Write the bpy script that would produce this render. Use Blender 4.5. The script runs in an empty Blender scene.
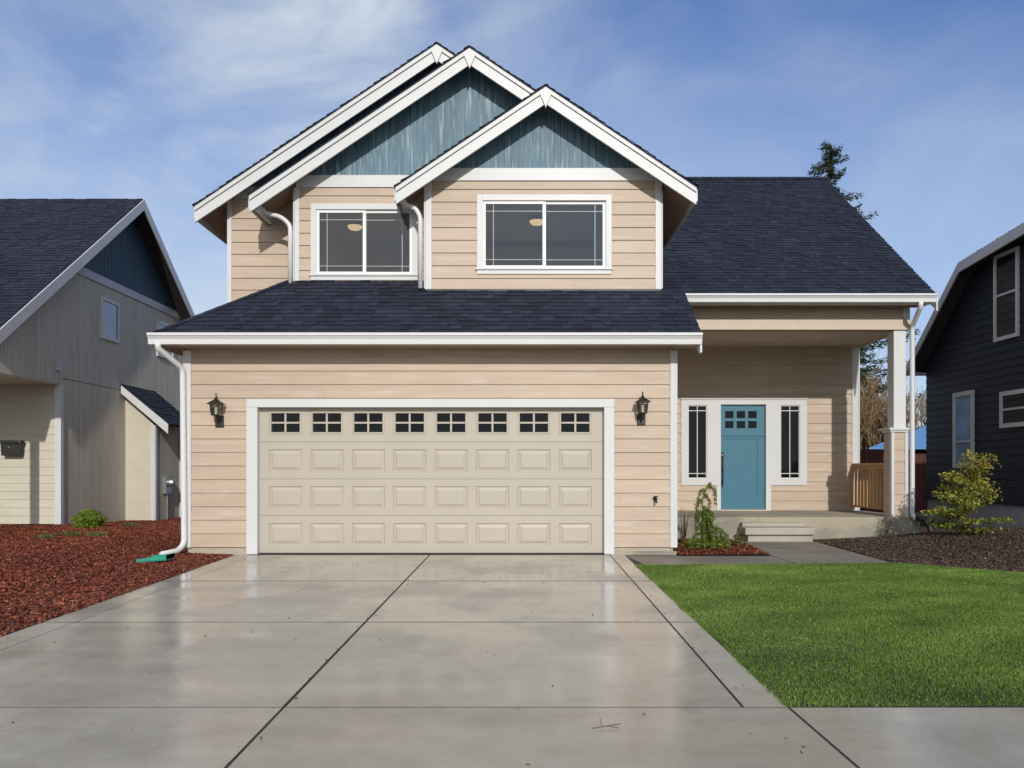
import bpy, math, random
import numpy as np
from mathutils import Vector, Matrix
random.seed(7); RNG = np.random.default_rng(7)
F = 820.0; HZ = 469.0; EYE = 1.2
def wx(px, Y): return (px - 512.0) * Y / F
def wz(py, Y): return EYE + (HZ - py) * Y / F
S = bpy.context.scene
COL = S.collection

# ------------------------------------------------------------------ materials
def new_mat(name):
    m = bpy.data.materials.new(name); m.use_nodes = True
    nt = m.node_tree; b = nt.nodes['Principled BSDF']
    return m, nt, b
def nd(nt, t, **k):
    n = nt.nodes.new(t)
    for a, v in k.items(): setattr(n, a, v)
    return n
def noise(nt, scale, detail=4, vec=None, stretch=None, rough=.55):
    n = nd(nt, 'ShaderNodeTexNoise'); n.inputs['Scale'].default_value = scale
    n.inputs['Detail'].default_value = detail; n.inputs['Roughness'].default_value = rough
    tc = nd(nt, 'ShaderNodeTexCoord'); src = tc.outputs['Object']
    if stretch:
        mp = nd(nt, 'ShaderNodeMapping'); mp.inputs['Scale'].default_value = stretch
        nt.links.new(src, mp.inputs['Vector']); src = mp.outputs['Vector']
    nt.links.new(src, n.inputs['Vector'])
    return n.outputs['Fac']
def ramp(nt, fac, stops):
    r = nd(nt, 'ShaderNodeValToRGB'); e = r.color_ramp.elements
    e[0].position, e[0].color = stops[0][0], (*stops[0][1], 1)
    e[1].position, e[1].color = stops[-1][0], (*stops[-1][1], 1)
    for p, c in stops[1:-1]:
        x = e.new(p); x.color = (*c, 1)
    nt.links.new(fac, r.inputs['Fac']); return r.outputs['Color']
def mixc(nt, fac, a, b, mode='MIX'):
    m = nd(nt, 'ShaderNodeMix', data_type='RGBA', blend_type=mode)
    for i, v in ((0, fac), (6, a), (7, b)):
        if hasattr(v, 'is_linked'): nt.links.new(v, m.inputs[i])
        else: m.inputs[i].default_value = v if i == 0 else (*v, 1)
    return m.outputs[2]
def bump(nt, b, h, strength, dist=.01):
    n = nd(nt, 'ShaderNodeBump'); n.inputs['Strength'].default_value = strength
    n.inputs['Distance'].default_value = dist
    nt.links.new(h, n.inputs['Height']); nt.links.new(n.outputs['Normal'], b.inputs['Normal'])
def rndattr(nt):
    a = nd(nt, 'ShaderNodeAttribute'); a.attribute_name = 'rnd'; return a.outputs['Fac']
def grey(v): return (v, v, v)
def paint(name, col, rough=.55, var=.12, nscale=3, stretch=None, rv=.15, bmp=.06, bscale=60, bstretch=None, spec=.5, dirt=None):
    m, nt, b = new_mat(name)
    lo = tuple(c * (1 - var) for c in col); hi = tuple(min(1, c * (1 + var)) for c in col)
    c = ramp(nt, noise(nt, nscale, 5, stretch=stretch), [(.3, lo), (.7, hi)])
    if rv:
        r = ramp(nt, rndattr(nt), [(0, grey(1 - rv)), (1, grey(1.0))])
        c = mixc(nt, 1.0, c, r, 'MULTIPLY')
    if dirt:
        f = ramp(nt, noise(nt, dirt[1], 6, stretch=dirt[2] if len(dirt) > 2 else None), [(.52, grey(0)), (.75, grey(dirt[3] if len(dirt) > 3 else .5))])
        c = mixc(nt, f, c, dirt[0])
    nt.links.new(c, b.inputs['Base Color'])
    b.inputs['Roughness'].default_value = rough
    b.inputs['Specular IOR Level'].default_value = spec
    if bmp: bump(nt, b, noise(nt, bscale, 4, stretch=bstretch), bmp, .01)
    return m
M = {}
M['siding'] = paint('tan_siding', (.51, .398, .298), .5, .06, 1.6, (.6, 1, 8), .10, .25, 60, (.06, .06, 1.2), .4, ((.60, .51, .43), 2.6, (.6, 1, 5), .55))
M['beige_trim'] = paint('beige_trim', (.58, .47, .36), .5, .04, 3, None, .05, .05)
M['white'] = paint('white_trim', (.62, .625, .62), .42, .035, 1.5, None, .04, .05, 40, None, .5, ((.52, .53, .53), 3.0, None, .22))
M['gutter'] = paint('gutter_enamel', (.70, .70, .70), .3, .03, 2, None, 0, 0)
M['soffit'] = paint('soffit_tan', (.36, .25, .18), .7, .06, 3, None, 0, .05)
M['ceiling'] = paint('porch_ceiling', (.62, .52, .43), .6, .03, 2, None, 0, 0)
M['gable'] = paint('gable_blue_green', (.11, .20, .26), .55, .14, 3.0, (4, 4, .35), .12, .2, 30, (4, 4, .3), .4, ((.42, .54, .57), 8.0, (3.4, 4, .28), .7))
M['garage'] = paint('garage_door_beige', (.455, .408, .338), .42, .03, 2, None, .02, .12, 90, (.2, 1, 1))
M['door'] = paint('door_blue', (.045, .165, .24), .38, .04, 3, None, 0, .1, 60, (1, 1, .1))
M['black_metal'] = paint('black_metal', (.02, .018, .016), .4, .2, 20, None, 0, 0)
M['bronze'] = paint('bronze', (.022, .016, .014), .45, .2, 30, None, 0, .1)
M['rubber'] = paint('black_plastic', (.02, .02, .022), .55, .1, 10, None, 0, 0)
M['dark'] = paint('dark_interior', (.02, .02, .02), .8, .1, 3, None, 0, 0)
M['deck'] = paint('roof_sheathing', (.16, .10, .07), .8, .1, 3, None, 0, 0)
M['dark_soffit'] = paint('dark_soffit', (.035, .03, .03), .8, .1, 3, None, 0, 0)
M['foundation'] = paint('foundation_concrete', (.42, .36, .29), .8, .12, 6, None, 0, .3, 50)
M['green_plastic'] = paint('green_plastic', (.02, .30, .20), .4, .08, 10, None, 0, 0)
M['cream'] = paint('cream_siding', (.57, .53, .42), .55, .05, 2, (1, 1, 6), .06, .1, 60, (.1, .1, 1))
M['t111'] = paint('grey_plywood_siding', (.58, .56, .49), .7, .10, 2.5, (5, 5, .5), .10, .35, 40, (4, 4, .3), .3)
M['navy_ply'] = paint('navy_plywood', (.035, .075, .12), .6, .2, 3, (5, 5, .5), .15, .3, 40, (4, 4, .3))
M['navy_lap'] = paint('navy_lap_siding', (.010, .014, .030), .55, .2, 2.5, (1, 1, 7), .2, .3, 30, (.2, .2, 2), .4, ((.04, .045, .06), 3, (1, 1, 5), .3))
M['grey_trim'] = paint('grey_trim', (.52, .53, .57), .5, .06, 3, None, 0, .05)
M['blue_foundation'] = paint('painted_foundation', (.38, .39, .46), .75, .1, 4, None, 0, .3, 40)
M['cedar'] = paint('cedar', (.62, .35, .16), .6, .15, 8, (3, 3, .5), .25, .2, 60, (4, 4, .3))
M['red_wood'] = paint('red_stained_wood', (.10, .022, .016), .7, .25, 5, (4, 4, .5), .3, .2)
M['blue_roof'] = paint('blue_metal_roof', (.12, .30, .58), .4, .08, 4, None, .05, 0)
M['bark'] = paint('bark', (.10, .075, .055), .9, .3, 8, (4, 4, .6), 0, .6, 20, (3, 3, .5))
M['twig'] = paint('twig', (.16, .11, .07), .9, .3, 8, None, .4, 0)
M['dry_twig'] = paint('dry_brush', (.34, .23, .12), .9, .3, 3, None, .5, 0)
M['soil'] = paint('dark_soil', (.035, .018, .012), .95, .4, 12, None, 0, .6, 40)
M['joint'] = paint('joint_filler', (.03, .025, .02), .95, .3, 12, None, 0, .3)
M['room'] = paint('room_wall', (.52, .53, .53), .8, .03, 2, None, 0, 0)
M['steel'] = paint('galvanised', (.4, .41, .42), .35, .1, 10, None, 0, 0); M['steel'].node_tree.nodes['Principled BSDF'].inputs['Metallic'].default_value = .8
M['chrome'] = paint('handle_metal', (.05, .05, .05), .3, .1, 10, None, 0, 0); M['chrome'].node_tree.nodes['Principled BSDF'].inputs['Metallic'].default_value = .7
M['dead_leaf'] = paint('dead_leaf', (.10, .06, .035), .7, .3, 10, None, .4, 0)

def shingle(name, a, b_, c_):
    m, nt, b = new_mat(name)
    c = ramp(nt, rndattr(nt), [(0, a), (.3, b_), (.75, b_), (1, c_)])
    g = ramp(nt, noise(nt, 160, 2), [(.3, grey(.6)), (.7, grey(1.35))])
    c = mixc(nt, 1, c, g, 'MULTIPLY')
    g2 = ramp(nt, noise(nt, .7, 4), [(.3, grey(.82)), (.7, grey(1.2))])
    c = mixc(nt, 1, c, g2, 'MULTIPLY')
    nt.links.new(c, b.inputs['Base Color']); b.inputs['Roughness'].default_value = .75
    b.inputs['Specular IOR Level'].default_value = .35
    bump(nt, b, noise(nt, 220, 2), .5, .004)
    return m
M['shingle'] = shingle('asphalt_shingle', (.011, .014, .027), (.018, .0225, .041), (.029, .035, .058))

def foliage(name, stops, rough=.55, trans=.25):
    m, nt, b = new_mat(name)
    c = ramp(nt, rndattr(nt), stops)
    g = ramp(nt, noise(nt, 1.3, 4), [(.3, grey(.75)), (.7, grey(1.25))])
    c = mixc(nt, 1, c, g, 'MULTIPLY')
    nt.links.new(c, b.inputs['Base Color']); b.inputs['Roughness'].default_value = rough
    b.inputs['Specular IOR Level'].default_value = .3
    if trans:
        t = nd(nt, 'ShaderNodeBsdfTranslucent'); nt.links.new(c, t.inputs['Color'])
        mx = nd(nt, 'ShaderNodeMixShader'); mx.inputs[0].default_value = trans
        nt.links.new(b.outputs[0], mx.inputs[1]); nt.links.new(t.outputs[0], mx.inputs[2])
        nt.links.new(mx.outputs[0], nt.nodes['Material Output'].inputs['Surface'])
    return m
M['grass'] = foliage('lawn_grass', [(0, (.085, .165, .025)), (.5, (.20, .32, .06)), (.85, (.33, .46, .11)), (1, (.50, .46, .22))], .5, .45)
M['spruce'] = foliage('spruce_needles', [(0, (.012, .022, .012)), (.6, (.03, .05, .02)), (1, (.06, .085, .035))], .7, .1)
M['conifer'] = foliage('garden_conifer', [(0, (.07, .12, .02)), (.6, (.17, .24, .035)), (1, (.32, .35, .07))])
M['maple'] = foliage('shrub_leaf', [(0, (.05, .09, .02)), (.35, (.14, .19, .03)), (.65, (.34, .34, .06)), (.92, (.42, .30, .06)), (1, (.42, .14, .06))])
M['ball'] = foliage('ball_shrub', [(0, (.07, .13, .015)), (.6, (.17, .24, .025)), (1, (.28, .34, .05))])
M['weed'] = foliage('weed', [(0, (.06, .11, .03)), (1, (.22, .24, .08))])
M['evergreen'] = foliage('broad_evergreen', [(0, (.02, .04, .012)), (.6, (.05, .08, .02)), (1, (.11, .13, .04))], .5, .15)
def chips(name, stops, rough):
    m, nt, b = new_mat(name)
    c = ramp(nt, rndattr(nt), stops); nt.links.new(c, b.inputs['Base Color'])
    b.inputs['Roughness'].default_value = rough; return m
M['red_mulch'] = chips('red_bark_chips', [(0, (.03, .008, .005)), (.35, (.13, .028, .012)), (.75, (.36, .085, .03)), (1, (.62, .27, .13))], .5)
M['brown_mulch'] = chips('brown_bark_chips', [(0, (.03, .018, .012)), (.5, (.105, .065, .045)), (.88, (.18, .12, .085)), (1, (.30, .24, .20))], .7)

def concrete(name, base, wet):
    m, nt, b = new_mat(name)
    n1 = noise(nt, .55, 5, rough=.6); n2 = noise(nt, 5, 6, rough=.7); n3 = noise(nt, 150, 2); n4 = noise(nt, 1.3, 6, stretch=(.35, 1.6, 1), rough=.65)
    c = ramp(nt, n1, [(.3, tuple(v * .82 for v in base)), (.7, tuple(v * 1.12 for v in base))])
    c = mixc(nt, .8, c, ramp(nt, n2, [(.3, grey(.86)), (.7, grey(1.08))]), 'MULTIPLY')
    c = mixc(nt, .8, c, ramp(nt, n4, [(.35, grey(.84)), (.62, grey(1.06))]), 'MULTIPLY')
    c = mixc(nt, .7, c, ramp(nt, n3, [(.3, grey(.82)), (.7, grey(1.12))]), 'MULTIPLY')
    c = mixc(nt, 1, c, ramp(nt, rndattr(nt), [(0, grey(.86)), (1, grey(1.0))]), 'MULTIPLY')
    st = ramp(nt, noise(nt, 9, 5, stretch=(.6, 1.8, 1), rough=.75), [(.66, grey(0)), (.78, grey(.55))])
    c = mixc(nt, st, c, tuple(v * .33 for v in base))
    nt.links.new(c, b.inputs['Base Color'])
    if wet:
        w = noise(nt, .8, 5, stretch=(1, .6, 1), rough=.6)
        r = ramp(nt, w, [(.43, grey(wet[0])), (.56, grey(wet[1]))])
        r2 = mixc(nt, .5, r, ramp(nt, n2, [(.3, grey(.75)), (.7, grey(1.1))]), 'MULTIPLY')
        nt.links.new(r2, b.inputs['Roughness']); b.inputs['Specular IOR Level'].default_value = wet[2]
    else: b.inputs['Roughness'].default_value = .8
    bump(nt, b, n3, .12, .003)
    return m
M['concrete'] = concrete('wet_concrete', (.51, .463, .375), (.07, .40, .8))
M['walk_concrete'] = concrete('sidewalk_concrete', (.44, .41, .34), (.35, .6, .5))
M['path_concrete'] = concrete('dark_path_concrete', (.25, .215, .18), (.5, .75, .4))
M['porch_concrete'] = concrete('porch_concrete', (.33, .31, .25), None)
_m = M['porch_concrete']; _nt = _m.node_tree; _b = _nt.nodes['Principled BSDF']; _src = _b.inputs['Base Color'].links[0].from_socket
_nt.links.new(mixc(_nt, ramp(_nt, noise(_nt, 1.1, 5, stretch=(1, 1, 1.6), rough=.6), [(.46, grey(0)), (.56, grey(.75))]), _src, (.42, .36, .26)), _b.inputs['Base Color'])
M['asphalt'] = paint('asphalt', (.05, .05, .05), .8, .2, 20, None, 0, .4, 120)
M['dirt'] = paint('ground_dirt', (.09, .09, .05), .95, .3, 2, None, 0, .5, 30)

def glass_clear(name, tint, ior=1.6):
    m = bpy.data.materials.new(name); m.use_nodes = True; nt = m.node_tree; nt.nodes.clear()
    o = nd(nt, 'ShaderNodeOutputMaterial'); mx = nd(nt, 'ShaderNodeMixShader'); fr = nd(nt, 'ShaderNodeFresnel')
    fr.inputs['IOR'].default_value = ior
    t = nd(nt, 'ShaderNodeBsdfTransparent'); t.inputs['Color'].default_value = (*tint, 1)
    g = nd(nt, 'ShaderNodeBsdfGlossy'); g.inputs['Roughness'].default_value = .02
    nt.links.new(fr.outputs[0], mx.inputs[0]); nt.links.new(t.outputs[0], mx.inputs[1]); nt.links.new(g.outputs[0], mx.inputs[2])
    nt.links.new(mx.outputs[0], o.inputs['Surface']); return m
M['glass'] = glass_clear('window_glass', (.78, .80, .80), 2.1)
M['lamp_glass'] = glass_clear('lantern_glass', (.85, .85, .8))
def dark_glass(name, col, rough=.03, ior=1.7):
    m, nt, b = new_mat(name)
    c = ramp(nt, noise(nt, 1.2, 3), [(.4, col), (.65, tuple(v * 2.2 for v in col))])
    nt.links.new(c, b.inputs['Base Color']); b.inputs['Roughness'].default_value = rough; b.inputs['IOR'].default_value = ior
    return m
M['dark_glass'] = dark_glass('dark_glass', (.003, .004, .004), .03, 1.33)
M['sky_glass'] = dark_glass('reflective_glass', (.05, .07, .10), .02, 2.3)
M['dim_glass'] = dark_glass('dim_glass', (.012, .013, .017), .05, 1.45)
M['mirror_glass'] = dark_glass('blind_glass', (.14, .24, .40), .1, 1.6)
def emit(name, col, s):
    m, nt, b = new_mat(name); b.inputs['Base Color'].default_value = (*col, 1)
    b.inputs['Emission Color'].default_value = (*col, 1); b.inputs['Emission Strength'].default_value = s; return m
M['lamp'] = emit('lit_lamp_bowl', (1, .72, .40), .75)
M['white_plain'] = paint('white_plastic', (.78, .78, .76), .4, .02, 3, None, 0, 0)

# ------------------------------------------------------------------ mesh builder
class MB:
    def __init__(s): s.v = []; s.f = []; s.r = []; s.m = []
    def face(s, pts, r=.5, mi=0):
        k = len(s.v); s.v += [tuple(p) for p in pts]; s.f.append(tuple(range(k, k + len(pts)))); s.r.append(r); s.m.append(mi)
    def box(s, x0, x1, y0, y1, z0, z1, r=.5, mi=0):
        a = [(x0,y0,z0),(x1,y0,z0),(x1,y1,z0),(x0,y1,z0),(x0,y0,z1),(x1,y0,z1),(x1,y1,z1),(x0,y1,z1)]
        s.hexa(a, r, mi)
    def hexa(s, a, r=.5, mi=0):
        k = len(s.v); s.v += [tuple(p) for p in a]
        for q in ((3,2,1,0),(4,5,6,7),(0,1,5,4),(1,2,6,5),(2,3,7,6),(3,0,4,7)):
            s.f.append(tuple(k + i for i in q)); s.r.append(r); s.m.append(mi)
    def prism(s, poly, fn, t0, t1, r=.5, mi=0):          # poly (u,v), fn(u,v,off)
        n = len(poly); k = len(s.v)
        s.v += [tuple(fn(u, v, t0)) for u, v in poly] + [tuple(fn(u, v, t1)) for u, v in poly]
        fs = [tuple(k + i for i in range(n))[::-1], tuple(k + n + i for i in range(n))]
        fs += [(k + i, k + (i + 1) % n, k + n + (i + 1) % n, k + n + i) for i in range(n)]
        for q in fs: s.f.append(q); s.r.append(r); s.m.append(mi)
    def tube(s, pts, rad, n=8, r=.5, mi=0, sq=False):
        pts = [Vector(p) for p in pts]; rads = rad if isinstance(rad, (list, tuple)) else [rad] * len(pts)
        rings = []; k = len(s.v); ref = None
        for i, p in enumerate(pts):
            d = (pts[min(i + 1, len(pts) - 1)] - pts[max(i - 1, 0)]).normalized()
            if ref is None:
                ref = Vector((1, 0, 0)) if abs(d.x) < .9 else Vector((0, 1, 0))
            a = (ref - d * ref.dot(d)).normalized(); b = d.cross(a); ref = a
            for j in range(n):
                t = 2 * math.pi * (j + (.5 if sq else 0)) / n
                s.v.append(tuple(p + (a * math.cos(t) + b * math.sin(t)) * rads[i]))
        for i in range(len(pts) - 1):
            for j in range(n):
                s.f.append((k + i*n + j, k + i*n + (j+1) % n, k + (i+1)*n + (j+1) % n, k + (i+1)*n + j)); s.r.append(r); s.m.append(mi)
        s.f.append(tuple(k + j for j in range(n))[::-1]); s.r.append(r); s.m.append(mi)
        e = k + (len(pts) - 1) * n; s.f.append(tuple(e + j for j in range(n))); s.r.append(r); s.m.append(mi)
    def lathe(s, c, prof, n=16, axis='z', r=.5, mi=0):
        k = len(s.v)
        for (rr, h) in prof:
            for j in range(n):
                t = 2 * math.pi * j / n; a, b = rr * math.cos(t), rr * math.sin(t)
                s.v.append((c[0]+a, c[1]+b, c[2]+h) if axis == 'z' else ((c[0]+a, c[1]+h, c[2]+b) if axis == 'y' else (c[0]+h, c[1]+a, c[2]+b)))
        for i in range(len(prof) - 1):
            for j in range(n):
                s.f.append((k + i*n + j, k + i*n + (j+1) % n, k + (i+1)*n + (j+1) % n, k + (i+1)*n + j)); s.r.append(r); s.m.append(mi)
    def build(s, name, mat, parent=None, smooth=False, bevel=0):
        me = bpy.data.meshes.new(name); me.from_pydata(s.v, [], s.f)
        at = me.attributes.new('rnd', 'FLOAT', 'FACE'); at.data.foreach_set('value', np.array(s.r, dtype=np.float32))
        for m in (mat if isinstance(mat, (list, tuple)) else [mat]): me.materials.append(M[m])
        me.polygons.foreach_set('material_index', np.array(s.m, dtype=np.int32))
        if smooth: me.polygons.foreach_set('use_smooth', np.ones(len(s.f), dtype=bool))
        me.update()
        o = link(name, me, parent)
        if bevel:
            b = o.modifiers.new('Bevel', 'BEVEL'); b.width = bevel; b.segments = 2; b.limit_method = 'ANGLE'
        return o
def world_mat(o):
    m = Matrix.LocRotScale(o.location, o.rotation_euler, o.scale)
    return world_mat(o.parent) @ o.matrix_parent_inverse @ m if o.parent else m
def link(name, data, parent=None):
    o = bpy.data.objects.new(name, data); COL.objects.link(o)
    if parent:
        o.parent = parent; o.matrix_parent_inverse = world_mat(parent).inverted()
    return o
def tag(o, label=None, cat=None, group=None, kind=None):
    if label: o['label'] = label
    if cat: o['category'] = cat
    if group: o['group'] = group
    if kind: o['kind'] = kind
    return o
def empty(name, loc, label, cat, group=None):
    o = link(name, None); o.location = loc; o.empty_display_size = .2
    return tag(o, label, cat, group)
def nmesh(name, V, Fc, rnd, mat, parent=None, smooth=False):   # numpy arrays, all faces same size
    me = bpy.data.meshes.new(name); nf, k = Fc.shape
    me.vertices.add(len(V)); me.vertices.foreach_set('co', V.astype(np.float32).ravel())
    me.loops.add(nf * k); me.loops.foreach_set('vertex_index', Fc.astype(np.int32).ravel())
    me.polygons.add(nf); me.polygons.foreach_set('loop_start', np.arange(0, nf * k, k, dtype=np.int32))
    me.update(calc_edges=True)
    at = me.attributes.new('rnd', 'FLOAT', 'FACE'); at.data.foreach_set('value', rnd.astype(np.float32))
    me.materials.append(M[mat]); me.validate(); return link(name, me, parent)

def clip(poly, cl):
    area = sum(cl[i][0] * cl[(i+1) % len(cl)][1] - cl[(i+1) % len(cl)][0] * cl[i][1] for i in range(len(cl)))
    if area < 0: cl = cl[::-1]
    out = poly
    for i in range(len(cl)):
        a, b = cl[i], cl[(i + 1) % len(cl)]
        ex, ey = b[0] - a[0], b[1] - a[1]
        inp, out = out, []
        if not inp: break
        d = [ex * (p[1] - a[1]) - ey * (p[0] - a[0]) for p in inp]
        for j in range(len(inp)):
            p, q = inp[j - 1], inp[j]; dp, dq = d[j - 1], d[j]
            if (dp >= 0) != (dq >= 0):
                t = dp / (dp - dq); out.append((p[0] + t * (q[0] - p[0]), p[1] + t * (q[1] - p[1])))
            if dq >= 0: out.append(q)
    return out
def intervals(u0, u1, holes, v):
    segs = [(u0, u1)]
    for a, b, c, d in holes:
        if c <= v <= d:
            n = []
            for s, e in segs:
                if b <= s or a >= e: n.append((s, e)); continue
                if a > s: n.append((s, a))
                if b < e: n.append((b, e))
            segs = n
    return segs
def lap(mb, fn, polys, e=.19, t=.014, holes=(), v0=None, blen=(3.2, 3.7), gap=.0015, tab=None, mi=0, back=True):
    if not isinstance(polys[0][0], (tuple, list)): polys = [polys]
    us = [p[0] for q in polys for p in q]; vs = [p[1] for q in polys for p in q]
    U0, U1, V0, V1 = min(us), max(us), min(vs), max(vs)
    if back and not tab:
        cs = sorted({V0, V1} | {h for H in holes for h in H[2:] if V0 < h < V1})
        for a, b in zip(cs[:-1], cs[1:]):
            for s0, s1 in intervals(U0, U1, holes, (a + b) / 2):
                for P in polys:
                    c = clip([(s0, a), (s1, a), (s1, b), (s0, b)], P)
                    if len(c) >= 3: mb.face([fn(x, y, -.004) for x, y in c], 0, mi)
    v = V0 if v0 is None else v0
    while v < V1 - 1e-4:
        cuts = sorted({v, v + e} | {h for H in holes for h in H[2:] if v < h < v + e})
        js = [U0]; x = U0 + random.uniform(.3, 1) * blen[0] * (.9 if not tab else 1)
        while x < U1: js.append(x); x += random.uniform(*blen)
        js.append(U1)
        rs = [random.random() for _ in js]; ex = [(random.choice(tab) if tab else 0) for _ in js]
        for a, b in zip(cuts[:-1], cuts[1:]):
            for (s0, s1) in intervals(U0, U1, holes, (a + b) / 2):
                for i in range(len(js) - 1):
                    p, q = max(s0, js[i]), min(s1, js[i + 1])
                    if q - p < .004: continue
                    if js[i] > s0: p += gap
                    for P in polys:
                        c = clip([(p, a), (q, a), (q, b), (p, b)], P)
                        if len(c) < 3: continue
                        off = lambda vv: t * (1 - (vv - v) / e) + ex[i]
                        mb.face([fn(x, y, off(y)) for x, y in c], rs[i], mi)
                        bt = [k for k in c if abs(k[1] - a) < 1e-5]
                        if abs(a - v) < 1e-6 and len(bt) >= 2:
                            xa, xb = min(k[0] for k in bt), max(k[0] for k in bt)
                            mb.face([fn(xa, a, off(a)), fn(xb, a, off(a)), fn(xb, a, -.002), fn(xa, a, -.002)], rs[i], mi)
        v += e
def vboard(mb, fn, polys, w=.2, gap=.012, t=.01, mi=0, u0=None, holes=()):
    if not isinstance(polys[0][0], (tuple, list)): polys = [polys]
    us = [p[0] for q in polys for p in q]; vs = [p[1] for q in polys for p in q]
    u = min(us) if u0 is None else u0
    while u < max(us):
        r = random.random()
        for P in polys:
            c = clip([(u + gap, min(vs)), (u + w, min(vs)), (u + w, max(vs)), (u + gap, max(vs))], P)
            if len(c) >= 3: mb.prism(c, fn, 0, t, r, mi)
        u += w
    for P in polys: mb.face([fn(x, y, 0.0005) for x, y in P], 0, mi)
def front(Y): return lambda u, v, o: (u, Y - o, v)
def xpos(X): return lambda u, v, o: (X + o, u, v)
def xneg(X): return lambda u, v, o: (X - o, u, v)

def roof_plane(mb, polys3, thick=.09, e=.125, deck_mi=1, deck=None):
    """polys3: list of coplanar convex polygons; first edge of first one is the eave"""
    P0 = [Vector(p) for p in polys3[0]]
    U = (P0[1] - P0[0]).normalized(); N = U.cross(P0[2] - P0[1]).normalized()
    if N.z < 0: N = -N
    Sd = N.cross(U)
    if Sd.z < 0: Sd = -Sd
    O = P0[0]
    fn = lambda u, v, o: tuple(O + U * u + Sd * v + N * o)
    ps = [[((Vector(p) - O).dot(U), (Vector(p) - O).dot(Sd)) for p in q] for q in polys3]
    lap(mb, fn, ps, e=e, t=.013, blen=(.09, .26), gap=.006, tab=[.0, .001, .007])
    for q in ps: mb.prism(q, fn, -.014, -.003, .2, 0)
    for q in (deck or polys3):
        q = [((Vector(p) - O).dot(U), (Vector(p) - O).dot(Sd)) for p in q]
        mb.prism(q, fn, -thick, -.0145, 0, deck_mi)
    return fn
def hdip(): pass

# ================================================================== WORLD, SUN, CAMERA
EL, AZ = math.radians(25), math.radians(7)
sun_dir = Vector((math.sin(AZ) * math.cos(EL), -math.cos(AZ) * math.cos(EL), math.sin(EL)))
ld = bpy.data.lights.new('sun', 'SUN'); ld.energy = 2.85; ld.angle = math.radians(.8); ld.color = (1, .95, .88)
lo = link('sun', ld); lo.rotation_euler = (-sun_dir).to_track_quat('-Z', 'Y').to_euler(); lo.location = (0, -10, 20)
W = bpy.data.worlds.new('World'); S.world = W; W.use_nodes = True; nt = W.node_tree; nt.nodes.clear()
out = nd(nt, 'ShaderNodeOutputWorld'); bg = nd(nt, 'ShaderNodeBackground'); sky = nd(nt, 'ShaderNodeTexSky')
sky.sky_type = 'NISHITA'; sky.sun_disc = False; sky.sun_elevation = EL; sky.sun_rotation = math.pi - AZ
sky.air_density = 1.0; sky.dust_density = .6; sky.ozone_density = 2.0
tc = nd(nt, 'ShaderNodeTexCoord')
def wn(scale, st, rot, det=7, dist=.3):
    mp = nd(nt, 'ShaderNodeMapping'); mp.inputs['Scale'].default_value = st; mp.inputs['Rotation'].default_value = rot
    n = nd(nt, 'ShaderNodeTexNoise'); n.inputs['Scale'].default_value = scale; n.inputs['Detail'].default_value = det
    n.inputs['Roughness'].default_value = .55; n.inputs['Distortion'].default_value = dist
    nt.links.new(tc.outputs['Generated'], mp.inputs['Vector']); nt.links.new(mp.outputs['Vector'], n.inputs['Vector']); return n.outputs['Fac']
c1 = ramp(nt, wn(1.6, (1, 1, 2.2), (.3, .5, .2)), [(.34, grey(.1)), (.54, grey(1))])
c2 = ramp(nt, wn(3.2, (1, 1.5, 2.6), (.2, -.6, .4), 6, .8), [(.35, grey(.35)), (.70, grey(1))])
cf = mixc(nt, 1, c1, c2, 'MULTIPLY')
sx = nd(nt, 'ShaderNodeSeparateXYZ'); nt.links.new(tc.outputs['Generated'], sx.inputs[0])
mxr = nd(nt, 'ShaderNodeMapRange'); mxr.inputs[1].default_value = -.15; mxr.inputs[2].default_value = .22; mxr.inputs[3].default_value = 1; mxr.inputs[4].default_value = .3
nt.links.new(sx.outputs['X'], mxr.inputs[0]); cf = mixc(nt, 1, cf, mxr.outputs[0], 'MULTIPLY')
hz = ramp(nt, sx.outputs['Z'], [(0, grey(.72)), (.24, grey(.40)), (.5, grey(.0))])
cf = mixc(nt, 1, cf, hz, 'SCREEN')
SKYB = nd(nt, 'ShaderNodeMix', data_type='RGBA', blend_type='MULTIPLY'); SKYB.inputs[0].default_value = 1
nt.links.new(sky.outputs['Color'], SKYB.inputs[6]); SKYB.inputs[7].default_value = (.24, .57, 1.02, 1)
my = nd(nt, 'ShaderNodeMapRange'); my.inputs[1].default_value = .15; my.inputs[2].default_value = -.55; my.inputs[3].default_value = 0; my.inputs[4].default_value = .6  # extra warm-white cloud added behind the camera, out of view, to lift the fill
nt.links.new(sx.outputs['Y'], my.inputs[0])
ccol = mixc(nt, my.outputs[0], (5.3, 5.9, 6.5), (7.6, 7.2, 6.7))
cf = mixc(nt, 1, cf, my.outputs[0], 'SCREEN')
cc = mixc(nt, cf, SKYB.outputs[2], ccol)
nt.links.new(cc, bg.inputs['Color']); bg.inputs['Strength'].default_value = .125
nt.links.new(bg.outputs[0], out.inputs['Surface'])
cd = bpy.data.cameras.new('camera'); cam = link('camera', cd); cam.location = (0, 0, EYE); cam.rotation_euler = (math.pi / 2, 0, 0)
cd.sensor_width = 36; cd.lens = F / 1024 * 36; cd.shift_y = (HZ - 384) / 1024; cd.clip_end = 2000; S.camera = cam
S.view_settings.view_transform = 'Standard'; S.view_settings.look = 'None'; S.view_settings.gamma = 1
S.view_settings.use_curve_mapping = False; S.view_settings.exposure = 0.0

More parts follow.
